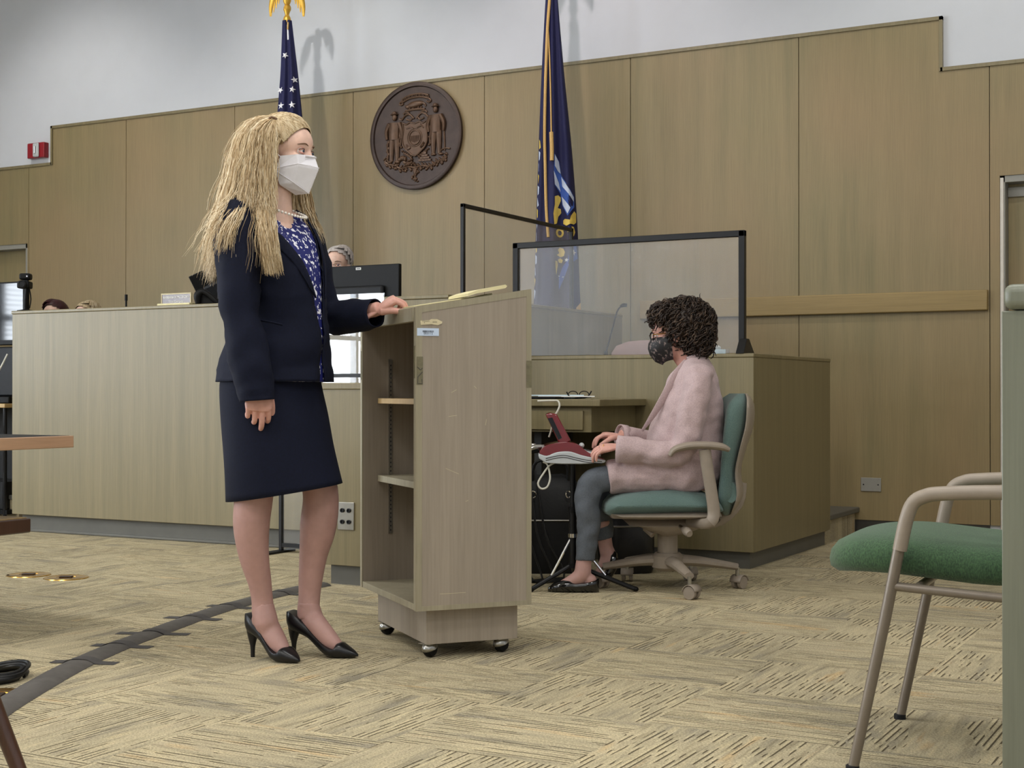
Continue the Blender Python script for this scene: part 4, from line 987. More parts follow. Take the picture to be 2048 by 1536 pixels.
    m.loft(rings, cap=False); me = m.mesh(); wrinkle(me, .006, 6, 1.7, (1, 1, .5)); sk = mobj('skirt', me, 'navy_wool', t); sd = sk.modifiers.new('solid', 'SOLIDIFY'); sd.thickness = .004
    # pumps
    for H, T in shoes:
        d = (T-H); ln = d.length; d.normalize(); sv = V(-d.y, d.x, 0); f = lambda s, w, z: H+d*(s*ln)+sv*w+V(0, 0, z)
        # stations: s, half width, underside, rim height
        stn = cr([(-.085, .006, .118, .152), (-.065, .022, .098, .160), (.0, .031, .080, .158), (.12, .034, .072, .140), (.27, .032, .057, .112), (.42, .035, .028, .078), (.55, .041, .006, .054), (.66, .042, .001, .043), (.74, .039, .001, .050), (.84, .029, .002, .038), (.94, .016, .004, .025), (1.0, .005, .006, .014)], 3)
        rings = []
        for s, w, zb, zr in stn:
            r = []
            for k in range(20):
                a = 2*PI*k/20; ca, sa = math.cos(a), math.sin(a)
                zc = (zb+zr)/2; hz = (zr-zb)/2; z = zc+hz*math.copysign(abs(sa)**.8, sa)
                if s < .70 and sa > .55: z = zr-.014        # hollow for the foot
                r.append(f(s, w*math.copysign(abs(ca)**.75, ca), z))
            rings.append(r)
        sh = MB().loft(rings).build('pump', 'black_leather', t, smooth=50)
        m = MB(); m.tube([f(.03, 0, .10), f(.012, 0, .068), f(.012, 0, .035), f(.012, 0, .0)], [.026, .017, .0085, .0072], 14, 4); m.build('heel', 'black_leather', sh)
    # mask
    def mask():
        m = MB()
        N, T_, B, Cc = V(.109, 0, -.013), V(.126, 0, -.058), V(.090, 0, -.138), V(.040, 0, -.140)
        for s in (-1, 1):
            S1, S2, S3 = V(.026, s*.078, -.020), V(.006, s*.078, -.066), V(.014, s*.062, -.112)
            Mi = V(.078, s*.058, -.015); Mt = V(.080, s*.058, -.052); Mb = V(.060, s*.050, -.105)
            pts = [N, Mi, S1, T_, Mt, S2, B, Mb, Cc, S3]
            m.add([HM @ p for p in pts], [(0, 1, 4, 3), (1, 2, 5, 4), (3, 4, 7, 6), (4, 5, 7), (6, 7, 9, 8), (7, 5, 9)])
        me = m.mesh('mask'); o = mobj('face_mask', me, 'mask_white', t, 0)
        bm = bmesh.new(); bm.from_mesh(me); bmesh.ops.remove_doubles(bm, verts=bm.verts, dist=.0005); bmesh.ops.recalc_face_normals(bm, faces=bm.faces); bm.to_mesh(me); bm.free()
        b = o.modifiers.new('b', 'BEVEL'); b.width = .004; b.segments = 3; b.limit_method = 'ANGLE'; b.angle_limit = .1
        sd = o.modifiers.new('solid', 'SOLIDIFY'); sd.thickness = .0022
        for s in (-1, 1):
            for A, Bv in (((.026, s*.072, -.026), (-.012, s*.080, .014)), ((.012, s*.071, -.064), (-.018, s*.080, -.034))):
                q = MB(); q.tube([HM @ V(A), HM @ ((V(A)+V(Bv))/2+V(0, s*.004, 0)), HM @ V(Bv)], .0016, 6, 3); q.build('ear_loop', 'mask_white', o)
        q = MB(); q.tube([HM @ V(.094, -.034, -.0175), HM @ V(.111, 0, -.0185), HM @ V(.094, .034, -.0175)], .003, 6, 4); q.build('nose_wire', 'mask_white', o)
        q = MB(); q.tube([HM @ V(.008, -.0788, -.062), HM @ V(.079, -.0585, -.046), HM @ V(.127, -.001, -.055)], .0011, 6, 2); q.build('mask_seam', 'mask_white', o)
        q = MB(); q.tube([HM @ V(.007, -.0788, -.068), HM @ V(.059, -.0510, -.105), HM @ V(.091, -.002, -.138)], .0012, 6, 2); q.build('mask_seam', 'mask_white', o)
    mask()
    # pearls
    nk = empty('pearl_necklace', (0, 0, 0), 0, t); first = None
    c = wp(566, 417, .0); f = V(math.cos(AL*.7), -math.sin(AL*.7), 0); s = V(-f.y, f.x, 0)
    for i in range(44):
        a = 2*PI*i/44; p = c+f*.078*math.cos(a)+s*.072*math.sin(a)+V(0, 0, -.030*math.cos(a)-.004)
        if first is None: first = MB().ell((0, 0, 0), (.0047,)*3, None, 10, 8).build('pearl', 'pearl', nk); o = first
        else: o = first.copy(); COL.objects.link(o); o.parent = nk
        o.location = p
    # ---- hair
    m = MB(); 
    def cap_ring():                                   # close cap of hair over the skull, open at the face
        nu, nv = 40, 26; idx = {}; vs = []; fs = []
        for j in range(nv+1):
            for i in range(nu):
                a = PI*(j/nv-.5); b = 2*PI*i/nu
                vs.append(V(-.016+.107*math.cos(a)*math.cos(b), .083*math.cos(a)*math.sin(b), .040+.090*math.sin(a)))
        for j in range(nv):
            for i in range(nu):
                q = [j*nu+i, j*nu+(i+1) % nu, (j+1)*nu+(i+1) % nu, (j+1)*nu+i]; ce = sum((vs[k] for k in q), V(0, 0, 0))/4
                if ce.x < .028+(ce.z-.020)*.80 and ce.x < .080: fs.append(tuple(q))
        m.add([HM @ p for p in vs], fs)
    cap_ring()
    # inner mass behind the neck and over the back
    m.loft([[wp(cx, py, y0)+V(rx*math.cos(2*PI*k/20), ry*math.sin(2*PI*k/20), 0) for k in range(20)] for cx, py, y0, rx, ry in
            cr([(540, 236, .01, .02, .03), (522, 262, .01, .058, .075), (510, 320, .01, .072, .095), (502, 380, .0, .075, .11), (488, 430, .02, .062, .10), (462, 470, .03, .04, .08), (450, 500, .03, .012, .03)], 3)])
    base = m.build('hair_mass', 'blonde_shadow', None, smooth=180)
    hm = MB()
    G = [[(546, 232, .03), (505, 244, .06), (478, 300, .10), (462, 380, .11), (446, 450, .11), (432, 520, .10), (424, 570, .09)],
         [(546, 231, .01), (500, 246, .02), (472, 310, .03), (456, 390, .02), (440, 450, .01), (428, 505, -.02), (424, 540, -.03)],
         [(547, 232, -.01), (508, 252, -.05), (486, 320, -.08), (472, 390, -.10), (462, 420, -.15), (446, 455, -.21), (440, 505, -.225)],
         [(548, 234, -.03), (518, 260, -.08), (504, 330, -.11), (494, 390, -.13), (488, 418, -.165), (470, 450, -.23), (452, 495, -.245)],
         [(548, 235, -.035), (526, 268, -.09), (518, 340, -.12), (518, 400, -.14), (521, 440, -.20), (528, 490, -.235), (538, 545, -.235)],
         [(550, 236, -.04), (538, 275, -.092), (534, 340, -.115), (532, 400, -.13), (536, 440, -.18), (540, 490, -.222), (548, 548, -.222)],
         [(551, 238, -.04), (548, 280, -.085), (548, 335, -.10), (544, 390, -.11), (544, 430, -.15), (545, 480, -.205), (556, 540, -.205)]]
    GW = [[wp(*p) for p in g] for g in G]
    cut = lambda g, k: [V(p) for p in resample(g, 20)[:k]]
    strands(hm, [cut(g, 13) for g in GW[1:]], 2000, 13, .00125, .007, .003, .03, .008, .15, 3)
    strands(hm, GW[0:3], 1500, 15, .00125, .009, .0034, .03, .016, .35, 4)
    strands(hm, GW[4:7], 1200, 15, .0012, .005, .0034, .03, .008, .3, 5)
    strands(hm, GW[2:4], 260, 15, .0011, .006, .0034, .03, .012, .35, 6)
    strands(hm, GW[2:5], 90, 15, .0008, .010, .005, .03, .03, .5, 7)
    strands(hm, GW[0:3], 320, 15, .0008, .014, .006, .03, .035, .5, 8)
    FH = [[(552, 246, .06), (590, 300, .10), (594, 380, .12), (596, 420, .115), (606, 450, .11), (622, 478, .10)],
          [(552, 246, .06), (596, 300, .10), (606, 385, .12), (612, 425, .115), (622, 460, .11), (630, 490, .10)],
          [(552, 246, .06), (580, 300, .10), (584, 380, .11), (588, 420, .09), (596, 445, .08), (604, 470, .07)]]
    strands(hm, [[wp(*p) for p in g] for g in FH], 420, 13, .0012, .008, .003, .03, .012, .3, 11)
    # hair drawn back from the forehead to the clip
    R = random.Random(21); clip = HM.inverted() @ wp(546, 240, -.02)
    for i in range(900):
        a = R.uniform(-1.25, 1.25); y = .074*math.sin(a); z = .088-.085*(1-math.cos(a))*.9-.01; x = .028+(z-.020)*.80; x = min(x, .078)+R.uniform(-.004, .004)
        rr = lambda x, y, z: (V(x, y, z)-V(-.016, 0, .040))
        p0 = V(x, y, z); e = V(clip.x+R.gauss(0, .008), clip.y+R.gauss(0, .010), clip.z+R.gauss(0, .004)); pts = []
        for k in range(8):
            u = k/7; p = p0.lerp(e, u); q = rr(*p); s_ = math.sqrt((q.x/.107)**2+(q.y/.083)**2+(q.z/.090)**2); k_ = (1.015+.09*math.sin(PI*u)*.6+R.uniform(0, .01)+(.03 if u > .5 else 0))/max(s_, .3)
            pts.append(HM @ (V(-.016, 0, .040)+q*k_))
        hm.tube(pts, [.0011]*8, 3, 1, cap=False)
    for i in range(420):                             # the side hair falling from the temple over the ear
        a = R.uniform(0, 1); p0 = V(.034-.06*a+R.gauss(0, .004), -.066-.008*a, .055+.03*a); pts = [HM @ p0, HM @ V(.020-.062*a, -.086, .015), HM @ V(.004-.055*a, -.090, -.035), HM @ V(-.012-.05*a, -.092, -.085), wp(546-6*a+R.gauss(0, 4), 410+R.gauss(0, 8), -.115)]
        pts = [p+V(R.gauss(0, .002), R.gauss(0, .002), 0) for p in pts]; hm.tube(pts, [.0011]*4+[.0006], 3, 3, cap=False)
    ho = hm.build('hair', 'blonde', t, smooth=180); base.parent = ho
    m = MB(); c = wp(545, 237, -.045); m.tube([c+V(-.016, 0, -.006), c+V(-.004, -.006, .004), c+V(.014, -.002, -.002)], .004, 8, 3); m.build('hair_clip', 'brow_hair', t)
def frame_from(o, x, z, mirror=False):
    x = V(x).normalized(); z = V(z); z = (z-x*z.dot(x)).normalized(); y = z.cross(x)*(-1 if mirror else 1); return mat_from(o, x, y, z)
standing()
# ------------------------------------------------------------------ the seated woman
def seated():
    t = thing('person', 'seated woman with dark curly hair in a rose blazer typing on a stenograph', 'person', SO, TH)
    SA = PI-math.radians(8)                                   # facing left, a little away
    def srow(py, xl, xr, a, N=40, k=1.0, y0=.0):
        L, R = sp(xl, py, y0), sp(xr, py, y0); b = (R.x-L.x)/2*k; c = V((L.x+R.x)/2, y0, L.z); f = V(math.cos(SA), math.sin(SA), 0); s = V(-f.y, f.x, 0)
        return [c+f*b*math.cos(2*PI*i/N)+s*a*k*math.sin(2*PI*i/N) for i in range(N)]
    hc = sp(1347, 668, .0); HM = frame_of(hc, (math.cos(SA), math.sin(SA), -.10), (0, 0, 1))
    nb = sp(1385, 732, 0)
    m = MB(); head_parts(m, HM); m.tube([hc+V(.025, 0, -.05), hc+V(.05, 0, -.10), nb, nb+V(.01, 0, -.05)], [.052, .052, .056, .07], 18, 3)
    head = remesh(m, .0045, 5, .5, head_carve(HM))
    rows = cr([(713, 1378, 1412, .055), (724, 1362, 1420, .11), (742, 1346, 1430, .165), (780, 1328, 1440, .19), (830, 1308, 1447, .185), (880, 1294, 1448, .178), (920, 1288, 1446, .185), (955, 1300, 1440, .195), (978, 1330, 1428, .17)], 3)
    m = MB(); m.loft([srow(*r, k=.85) for r in rows[4:]])
    arms = [[(1396, 758, -.155, .062), (1392, 800, -.185, .066), (1378, 860, -.205, .060), (1362, 900, -.205, .058), (1330, 908, -.20, .056), (1285, 902, -.185, .054), (1236, 898, -.165, .056)],
            [(1396, 758, .155, .062), (1380, 810, .19, .064), (1345, 875, .20, .056), (1310, 885, .17, .052), (1272, 876, .13, .050), (1240, 872, .10, .050)]]
    for A in arms: m.tube([sp(a, b, y) for a, b, y, r in A], [r*.62 for *_, r in A], 14, 3)
    ankl = [[(1180, 1060, -.09, .042), (1168, 1120, -.09, .035), (1165, 1142, -.09, .036)], [(1203, 1040, .06, .042), (1210, 1085, .07, .033), (1214, 1105, .07, .034)]]
    for A in ankl: m.tube([sp(a, b, y) for a, b, y, r in A], [r for *_, r in A], 14, 3)
    # near foot flat on the carpet, far foot resting on its toes
    m.tube([sp(1167, 1130, -.09), sp(1163, 1150, -.09), sp(1142, 1163, -.08), sp(1116, 1172, -.075)], [.036, .036, .029, .016], 14, 3); m.ell(sp(1180, 1160, -.09), (.03, .028, .028))
    m.tube([sp(1214, 1100, .07), sp(1216, 1116, .07), sp(1206, 1140, .06), sp(1192, 1158, .05)], [.034, .036, .032, .018], 14, 3)
    body = remesh(m, .006, 4)
    h1 = hand_mb(frame_from(sp(1236, 893, -.16), (-.93, .10, -.16), (-.12, -.30, .94), True), [(.35, .5, .3), (.40, .55, .35), (.42, .55, .35), (.45, .6, .4)], (.45, .5, .3), .10, .95)
    h2 = hand_mb(frame_from(sp(1238, 872, .09), (-.95, -.16, .0), (-.02, .10, .99)), [(.40, .6, .3), (.45, .6, .3), (.5, .6, .3), (.5, .6, .3)], (.45, .5, .3), .10, .95)
    whole = join_meshes('body', [head, body, remesh(h1, .002, 3), remesh(h2, .002, 3)]); mobj('body', whole, ['skin_pink', 'skin_hose'], t)
    for p in whole.polygons: p.material_index = 1 if p.center.z < .4 else 0
    face_bits(HM, t)
    # blazer
    m = MB(); m.loft([srow(*r) for r in rows])
    for A in arms: m.tube([sp(a, b, y) for a, b, y, r in A], [r for *_, r in A], 18, 4)
    m.ell(sp(1398, 752, -.14), (.066, .06, .055)); m.ell(sp(1398, 752, .14), (.066, .06, .055))
    for s_ in (-1, 1):
        m.tube([sp(1395, 948, s_*.09), sp(1330, 948, s_*.10), sp(1270, 950, s_*.105), sp(1216, 955, s_*.105)], [.095, .09, .083, .074], 18, 3)
    me = remesh(m, .0075, 5); wrinkle(me, .012, 9, 2.0, (1.2, 1, .9)); wrinkle(me, .006, 24, 5.0)
    bz = mobj('blazer', me, 'rose_wool', t)
    # openings of the cuffs, lapel edge, collar and hem seam
    for A in arms:
        a = sp(*A[-1][:3]); d = (a-sp(*A[-2][:3])).normalized()
        q = MB(); q.tube([a-d*.03, a+d*.004], [A[-1][3]*1.0, A[-1][3]*1.02], 20, 1, cap=False); q.build('cuff', 'rose_wool', bz, solid=.006)
    q = MB(); q.tube([sp(1372, 722, -.075), sp(1352, 748, -.105), sp(1330, 790, -.115), sp(1306, 830, -.10), sp(1284, 862, -.075)], [.012, .016, .018, .014, .006], 10, 4, flat=.35, up=(.5, -1, .3)); q.build('lapel', 'rose_wool', bz)
    q = MB(); q.tube([sp(1374, 718, -.06), sp(1398, 708, -.05), sp(1412, 706, 0), sp(1398, 708, .05), sp(1374, 718, .06)], .018, 10, 5, flat=.5, up=(0, 0, 1)); q.build('collar', 'rose_wool', bz)
    # jeans
    m = MB()
    for L in ([(1390, 950, -.09, .06), (1270, 954, -.10, .054), (1212, 957, -.105, .055), (1184, 966, -.105, .056), (1174, 1000, -.10, .057), (1178, 1045, -.095, .053), (1172, 1095, -.09, .046), (1170, 1122, -.09, .044)],
              [(1390, 950, .09, .06), (1280, 954, .09, .054), (1222, 958, .08, .054), (1204, 972, .075, .057), (1198, 1010, .07, .054), (1205, 1050, .07, .048), (1209, 1078, .07, .044)]):
        m.tube([sp(a, b, y) for a, b, y, r in L], [r for *_, r in L], 20, 4)
    m.ell(sp(1395, 958, 0), (.09, .15, .05))
    me = remesh(m, .007, 4); wrinkle(me, .008, 14, 4.0, (1, 1, 1.5)); mobj('jeans', me, 'denim', t)
    # patent flats
    def flat(pts, hw, rim, name='flat_shoe'):
        rings = []
        for (p, w, h, op) in pts:
            d = V(-1, .1, 0); s = V(.1, 1, 0).normalized()
            rings.append([p+s*w*math.copysign(abs(math.cos(a))**.8, math.cos(a))+V(0, 0, (h*.72 if (op and math.sin(a) > .5) else h/2+h/2*math.sin(a))) for a in [2*PI*k/18 for k in range(18)]])
        MB().loft(rings).build(name, 'patent', t, smooth=60)
    g = lambda px, y: V(sp(px, 0, y).x, y, 0)
    flat([(g(1198, -.09), .012, .066, 0), (g(1191, -.09), .032, .074, 1), (g(1172, -.09), .035, .060, 1), (g(1152, -.085), .037, .052, 1), (g(1141, -.08), .041, .056, 0), (g(1126, -.08), .042, .052, 0), (g(1108, -.075), .035, .040, 0), (g(1096, -.07), .012, .018, 0)], 0, 0)
    q = MB(); rings = []
    for px, py, w, h in ((1226, 1100, .012, .02), (1222, 1110, .03, .05), (1218, 1128, .034, .055), (1210, 1142, .038, .055), (1200, 1156, .036, .045), (1190, 1166, .014, .02)):
        c = sp(px, py, .06); rings.append([c+V(.35, 0, -.25).normalized()*h*.5*math.sin(a)+V(.012, w*math.cos(a), -.008) for a in [2*PI*k/16 for k in range(16)]])
    q.loft(rings); q.build('flat_shoe', 'patent', t, smooth=60)
    # mask and glasses
    m = MB(); rings = []
    for u, (x, z) in enumerate(((.101, -.012), (.114, -.032), (.119, -.055), (.112, -.085), (.092, -.115), (.060, -.132))):
        r = []
        for k in range(17):
            a = -PI/2+PI*k/16; xs = .010+(x-.010)*max(math.cos(a), 0)**.75; w = (.072, .074, .073, .068, .058, .046)[u]; zz = z+(-.006+.02*(u-2)*-.2)*abs(math.sin(a))
            r.append(HM @ V(xs, w*math.sin(a), zz*(1-.25*(u > 2)*abs(math.sin(a)))))
        rings.append(r)
    m.loft(rings, cap=False, closed=False); mk = m.build('face_mask', 'mask_print', t, smooth=180, solid=.003)
    gl = empty('eyeglasses', (0, 0, 0), 0, t)
    for s_ in (-1, 1):
        q = MB(); pts = [HM @ V(.104-.03*abs(math.cos(a)*.5+.5)*.6, s_*(.034+.024*math.cos(a)), -.002+.018*math.sin(a)) for a in [2*PI*k/20 for k in range(21)]]; q.tube(pts, .0022, 6); q.build('rim', 'black_plastic', gl)
        q = MB(); q.tube([HM @ V(.088, s_*.058, .004), HM @ V(.04, s_*.080, .004), HM @ V(-.015, s_*.080, -.002)], .0022, 6); q.build('temple', 'brass', gl)
    q = MB(); q.tube([HM @ V(.104, -.010, .002), HM @ V(.108, 0, .004), HM @ V(.104, .010, .002)], .002, 6, 2); q.build('bridge', 'brass', gl)
    q = MB(); c = sp(1206, 893, -.16); q.tube([c+V(.002*math.sin(a), .011*math.cos(a), .009*math.sin(a)) for a in [2*PI*k/16 for k in range(17)]], .0016, 6); q.build('ring', 'gold', t)
    # curly hair: a rounded mass covered with ringlets
    R = random.Random(5); m = MB()
    blobs = [(sp(1372, 648, 0), (.122, .112, .108)), (sp(1388, 668, 0), (.085, .108, .095)), (sp(1392, 684, 0), (.068, .100, .055)), (sp(1336, 632, 0), (.075, .088, .058))]
    for c, r in blobs: m.ell(c, r, None, 20, 14)
    cut = lambda co: co
    base = remesh(m, .007, 3)
    bm = bmesh.new(); bm.from_mesh(base); Mi = HM.inverted()
    kill = [f for f in bm.faces if (lambda p: p.x > .022 and p.z < .035 and p.z > -.2)(Mi @ f.calc_center_median())]
    bmesh.ops.delete(bm, geom=kill, context='FACES'); bm.to_mesh(base); bm.free()
    hb = mobj('hair_mass', base, 'dark_curls', None)
    hm = MB(); base.update(); polys = [p for p in base.polygons]; W = [p.area for p in polys]
    for p in R.choices(polys, W, k=1300):
        c, n = p.center.copy(), p.normal.copy(); q = Mi @ c
        if q.x > .05 and q.z < .05: continue
        down = V(R.gauss(0, .35), R.gauss(0, .35), -1).normalized(); d = (down-n*down.dot(n)*.9); d = (d+n*R.uniform(-.05, .18)).normalized() if d.length > .05 else V(R.gauss(0, 1), R.gauss(0, 1), -.2).normalized()
        a = d.orthogonal().normalized(); b = d.cross(a); L = R.uniform(.035, .07); rad = R.uniform(.005, .0115); turns = R.uniform(.8, 1.7); ph = R.random()*6.28; pts = []
        for k in range(15):
            u = k/14; an = ph+turns*2*PI*u; pts.append(c+d*L*(u-.25)+(a*math.cos(an)+b*math.sin(an))*rad*(.7+.5*u)+n*(.003+.008*math.sin(PI*u)))
        hm.tube(pts, [.0028]*12+[.0024, .0018, .001], 4, 1, cap=False)
    ho = hm.build('hair', 'dark_curls', t, smooth=180); hb.parent = ho
seated()
# ------------------------------------------------------------------ people behind the bench: only their heads rise above it
def bust(label, px, py, Y, yawdeg, hair, style, seed):
    p = atY(px, py, Y)                                        # top of the hair
    t = thing('person', label, 'person', (p.x, p.y, 0), 0)
    ya = math.radians(yawdeg); hc = V(0, 0, p.z-.138); HM = frame_of(hc, (math.cos(ya), math.sin(ya), 0), (0, 0, 1)); f = V(math.cos(ya), math.sin(ya), 0); s = V(-f.y, f.x, 0)
    m = MB(); head_parts(m, HM); m.tube([hc+V(0, 0, -.06)-f*.01, hc+V(0, 0, -.16)-f*.02, hc+V(0, 0, -.22)-f*.02], [.05, .05, .07], 16, 2)
    me = remesh(m, .005, 4, .5, head_carve(HM)); mobj('body', me, 'skin', t); face_bits(HM, t)
    m = MB(); c = hc-f*.03
    m.loft([[c+V(0, 0, z)+f*b*math.cos(a)+s*w*math.sin(a) for a in [2*PI*k/24 for k in range(24)]] for z, w, b in ((-.17, .07, .06), (-.20, .13, .08), (-.24, .19, .10), (-.34, .205, .12), (-.55, .19, .125), (-.78, .20, .14), (.17-hc.z, .24, .2))])
    m.build('robe', 'robe', t, smooth=180)
    m = MB(); nu, nv = 32, 22; vs = []; fs = []
    for j in range(nv+1):
        for i in range(nu):
            a = PI*(j/nv-.5); b = 2*PI*i/nu; vs.append(V(-.014+.108*math.cos(a)*math.cos(b), .086*math.cos(a)*math.sin(b), .038+.095*math.sin(a)))
    for j in range(nv):
        for i in range(nu):
            q = [j*nu+i, j*nu+(i+1) % nu, (j+1)*nu+(i+1) % nu, (j+1)*nu+i]; ce = sum((vs[k] for k in q), V(0, 0, 0))/4
            if ce.x < .03+(ce.z-.03)*.75+.02*(ce.y if style else 0): fs.append(tuple(q))
    m.add([HM @ v for v in vs], fs); base = m.build('hair_mass', hair, None, smooth=180)
    R = random.Random(seed); hm = MB(); part = .035*style
    for i in range(800):
        a = R.uniform(-PI*.95, PI*.95); u0 = R.uniform(.0, .25); pts = []
        for k in range(9):
            u = k/8; el = PI/2*(1-u*1.25)-.02; x = .108*math.cos(el)*math.cos(a); y = .086*math.cos(el)*math.sin(a)+part*(1-u); z = .095*math.sin(el)
            if x > .03+(z-.0)*.75: 
                if k > 2: break
            pts.append(HM @ (V(-.014+x, y, .038+z)*1.0+V(x, y, z)*R.uniform(.0, .05)))
        if len(pts) > 2: hm.tube(pts, .0014, 3, 1, cap=False)
    ho = hm.build('hair', hair, t, smooth=180); base.parent = ho
    return t, HM
jd, JM = bust('judge with grey hair and glasses looking over the monitor', 674, 489, 7.45, -72, 'grey_hair', 1, 31)
gl = empty('eyeglasses', (0, 0, 0), 0, jd)
for s_ in (-1, 1):
    q = MB(); q.tube([JM @ V(.106, s_*(.034+.023*math.cos(a)), -.006+.016*math.sin(a)) for a in [2*PI*k/18 for k in range(19)]], .0016, 6); q.build('rim', 'steel', gl)
q = MB(); q.tube([JM @ V(.106, -.011, .0), JM @ V(.110, 0, .003), JM @ V(.106, .011, .0)], .0016, 6, 2); q.build('bridge', 'steel', gl)
bust('clerk with dark maroon hair just visible over the bench top', 110, 597, 7.55, -80, 'maroon_hair', -1, 32)
bust('clerk with blonde streaked hair just visible over the bench top', 172, 600, 8.0, -85, 'streak_hair', 1, 33)
# ================================================================== flags
def flag(kind, label, px0, Y, rows, cloth, ztop_px, base_z):
    t0 = (px0-1024)/FPX; D0 = Y/(CT+ST*t0); o = C(t0*D0, D0, 0)
    t = thing('flag', label, 'flag', (o.x, o.y, base_z), TH)
    def fp(px, py, y=0.0):
        D = D0+y; return V((px-1024)/FPX*D-t0*D0, y, CAMH+(HZ-py)*D/FPX-base_z)
    R = cr(rows, 6)
    def row(py):
        for a, b in zip(R[:-1], R[1:]):
            if a[0] <= py <= b[0]: k = (py-a[0])/(b[0]-a[0]); return a[1]+(b[1]-a[1])*k, a[2]+(b[2]-a[2])*k
        return (R[-1][1], R[-1][2]) if py > R[-1][0] else (R[0][1], R[0][2])
    def fold(s, py):
        hw = (row(py)[1]-row(py)[0])/2/FPX*D0
        return -hw*.55*math.sqrt(max(0, 1-s*s))+hw*.17*math.sin(s*7.5+py*.004+px0)*math.sqrt(max(0, 1-s**4))
    def front(px, py, off=.004):
        l, r = row(py); s = max(-.98, min(.98, (px-(l+r)/2)/((r-l)/2))); p = fp(px, py, 0); p.y = fold(s, py)-off; return p
    rings = []
    for py, l, r in R:
        ring = []; n = 30
        for k in range(n+1): s = -1+2*k/n; p = fp((l+r)/2+s*(r-l)/2, py, 0); p.y = fold(s, py); ring.append(p)
        for k in range(n-1, 0, -1): s = -1+2*k/n; p = fp((l+r)/2+s*(r-l)/2, py, 0); p.y = .5*math.sqrt(1-s*s)*(r-l)/2/FPX*D0; ring.append(p)
        rings.append(ring)
    cl = MB().loft(rings).build('cloth', cloth, t, smooth=60)
    top = fp(px0, ztop_px)
    m = MB(); m.tube([(0, .012, .02), (top.x, .012, top.z)], .013, 12); m.build('pole', 'gold', t)
    MB().lathe([(.16, 0), (.16, .015), (.12, .035), (.04, .05), (.022, .09), (.001, .09)], 28).build('stand', 'gold', t)
    m = MB().lathe([(.016, -.05), (.026, -.04), (.030, -.015), (.024, .005), (.014, .02), (.020, .04), (.028, .06), (.018, .085), (.010, .09)], 18, Matrix.Translation((top.x, .012, top.z+.03))); fi = m.build('finial', 'gold', t)
    c = V(top.x, .012, top.z+.13); m = MB()
    m.ell(c+V(0, 0, .05), (.032, .028, .065)); m.ell(c+V(0, -.012, .125), (.020, .024, .022)); m.tube([c+V(0, -.03, .125), c+V(0, -.052, .115)], [.009, .002], 8)
    m.ell(c+V(0, .01, -.03), (.028, .016, .035))
    for s_ in (-1, 1):
        m.tube([c+V(s_*.02, 0, .085), c+V(s_*.06, 0, .098), c+V(s_*.098, 0, .055), c+V(s_*.118, 0, -.02), c+V(s_*.124, 0, -.09)], [.018, .024, .022, .016, .004], 12, 4, flat=.45, up=(0, 1, 0))
        for k in range(4): m.tube([c+V(s_*(.055+.018*k), 0, .085-.02*k), c+V(s_*(.062+.018*k), 0, .0-.03*k)], [.012, .003], 8, 1, flat=.4, up=(0, 1, 0))
    m.build('eagle', 'gold', t)
    def decal(name, poly, mat, off=.004, sub=3):
        P = poly+poly[:1]; pts = []
        for a, b in zip(P[:-1], P[1:]): pts += [(a[0]+(b[0]-a[0])*k/sub, a[1]+(b[1]-a[1])*k/sub) for k in range(sub)]
        cx = sum(p[0] for p in pts)/len(pts); cy = sum(p[1] for p in pts)/len(pts); n = len(pts)
        m = MB(); vs = [front(cx, cy, off)]+[front(cx+(x-cx)*.5, cy+(y-cy)*.5, off) for x, y in pts]+[front(x, y, off) for x, y in pts]
        m.add(vs, [(0, 1+k, 1+(k+1) % n) for k in range(n)]+[(1+k, 1+n+k, 1+n+(k+1) % n, 1+(k+1) % n) for k in range(n)]); m.build(name, mat, cl, smooth=60)
    def star(x, y, r, rot=0): decal('star', [(x+(r if k % 2 == 0 else r*.40)*math.sin(rot+k*PI/5), y-(r if k % 2 == 0 else r*.40)*math.cos(rot+k*PI/5)) for k in range(10)], 'white_cloth', .006, 1)
    def cord(pts, r, mat, name): m = MB(); m.tube([front(x, y, .012) for x, y in pts], r, 8, 4); m.build(name, mat, cl)
    return t, decal, star, cord, front
t, decal, star, cord, front = flag('us', 'blue starred flag with gold eagle behind the standing woman', 573, 8.35,
    [(40, 564, 583), (100, 562, 590), (150, 560, 596), (230, 554, 604), (320, 550, 612), (460, 546, 618), (640, 542, 624)], 'navy_cloth', 42, .165)
for x, y, r, a in ((571, 112, 7, .5), (590, 161, 7, -.3), (586, 181, 7, .2), (561.5, 181, 7, .6), (563, 213, 7.5, .1), (585.6, 212, 7.5, -.1), (578, 250, 7.5, .2), (560, 262, 7.5, .4), (597, 262, 7.5, .0)): star(x, y, r, a)
decal('stripe', [(574, 50), (577, 50), (578, 80), (575, 80)], 'white_cloth'); cord([(577, 46), (576, 60)], .006, 'gold_cloth', 'cord')
for k in range(4): decal('stripe', [(552+k*16, 330), (560+k*16, 330), (560+k*17, 620), (550+k*17, 620)], 'white_cloth' if k % 2 else 'red_cloth', .005, 8)
t, decal, star, cord, front = flag('state', 'deep blue state flag with gold crest and cord behind the clear screens', 1104, 8.35,
    [(-60, 1096, 1113), (0, 1091, 1116), (150, 1083, 1129), (300, 1077, 1144), (450, 1072, 1155), (560, 1069, 1159), (640, 1066, 1163)], 'navy_cloth', -62, .165)
cord([(1101, -50), (1099, 0), (1095, 56), (1092, 130), (1090, 198), (1089, 271), (1090, 322), (1092, 415), (1096, 477)], .010, 'gold_cloth', 'cord')
cord([(1096, 57), (1099, 120), (1101, 200), (1102, 268)], .005, 'gold_cloth', 'cord')
cord([(1102, 268), (1102.5, 285), (1103, 300), (1103, 325)], .013, 'gold_cloth', 'tassel')
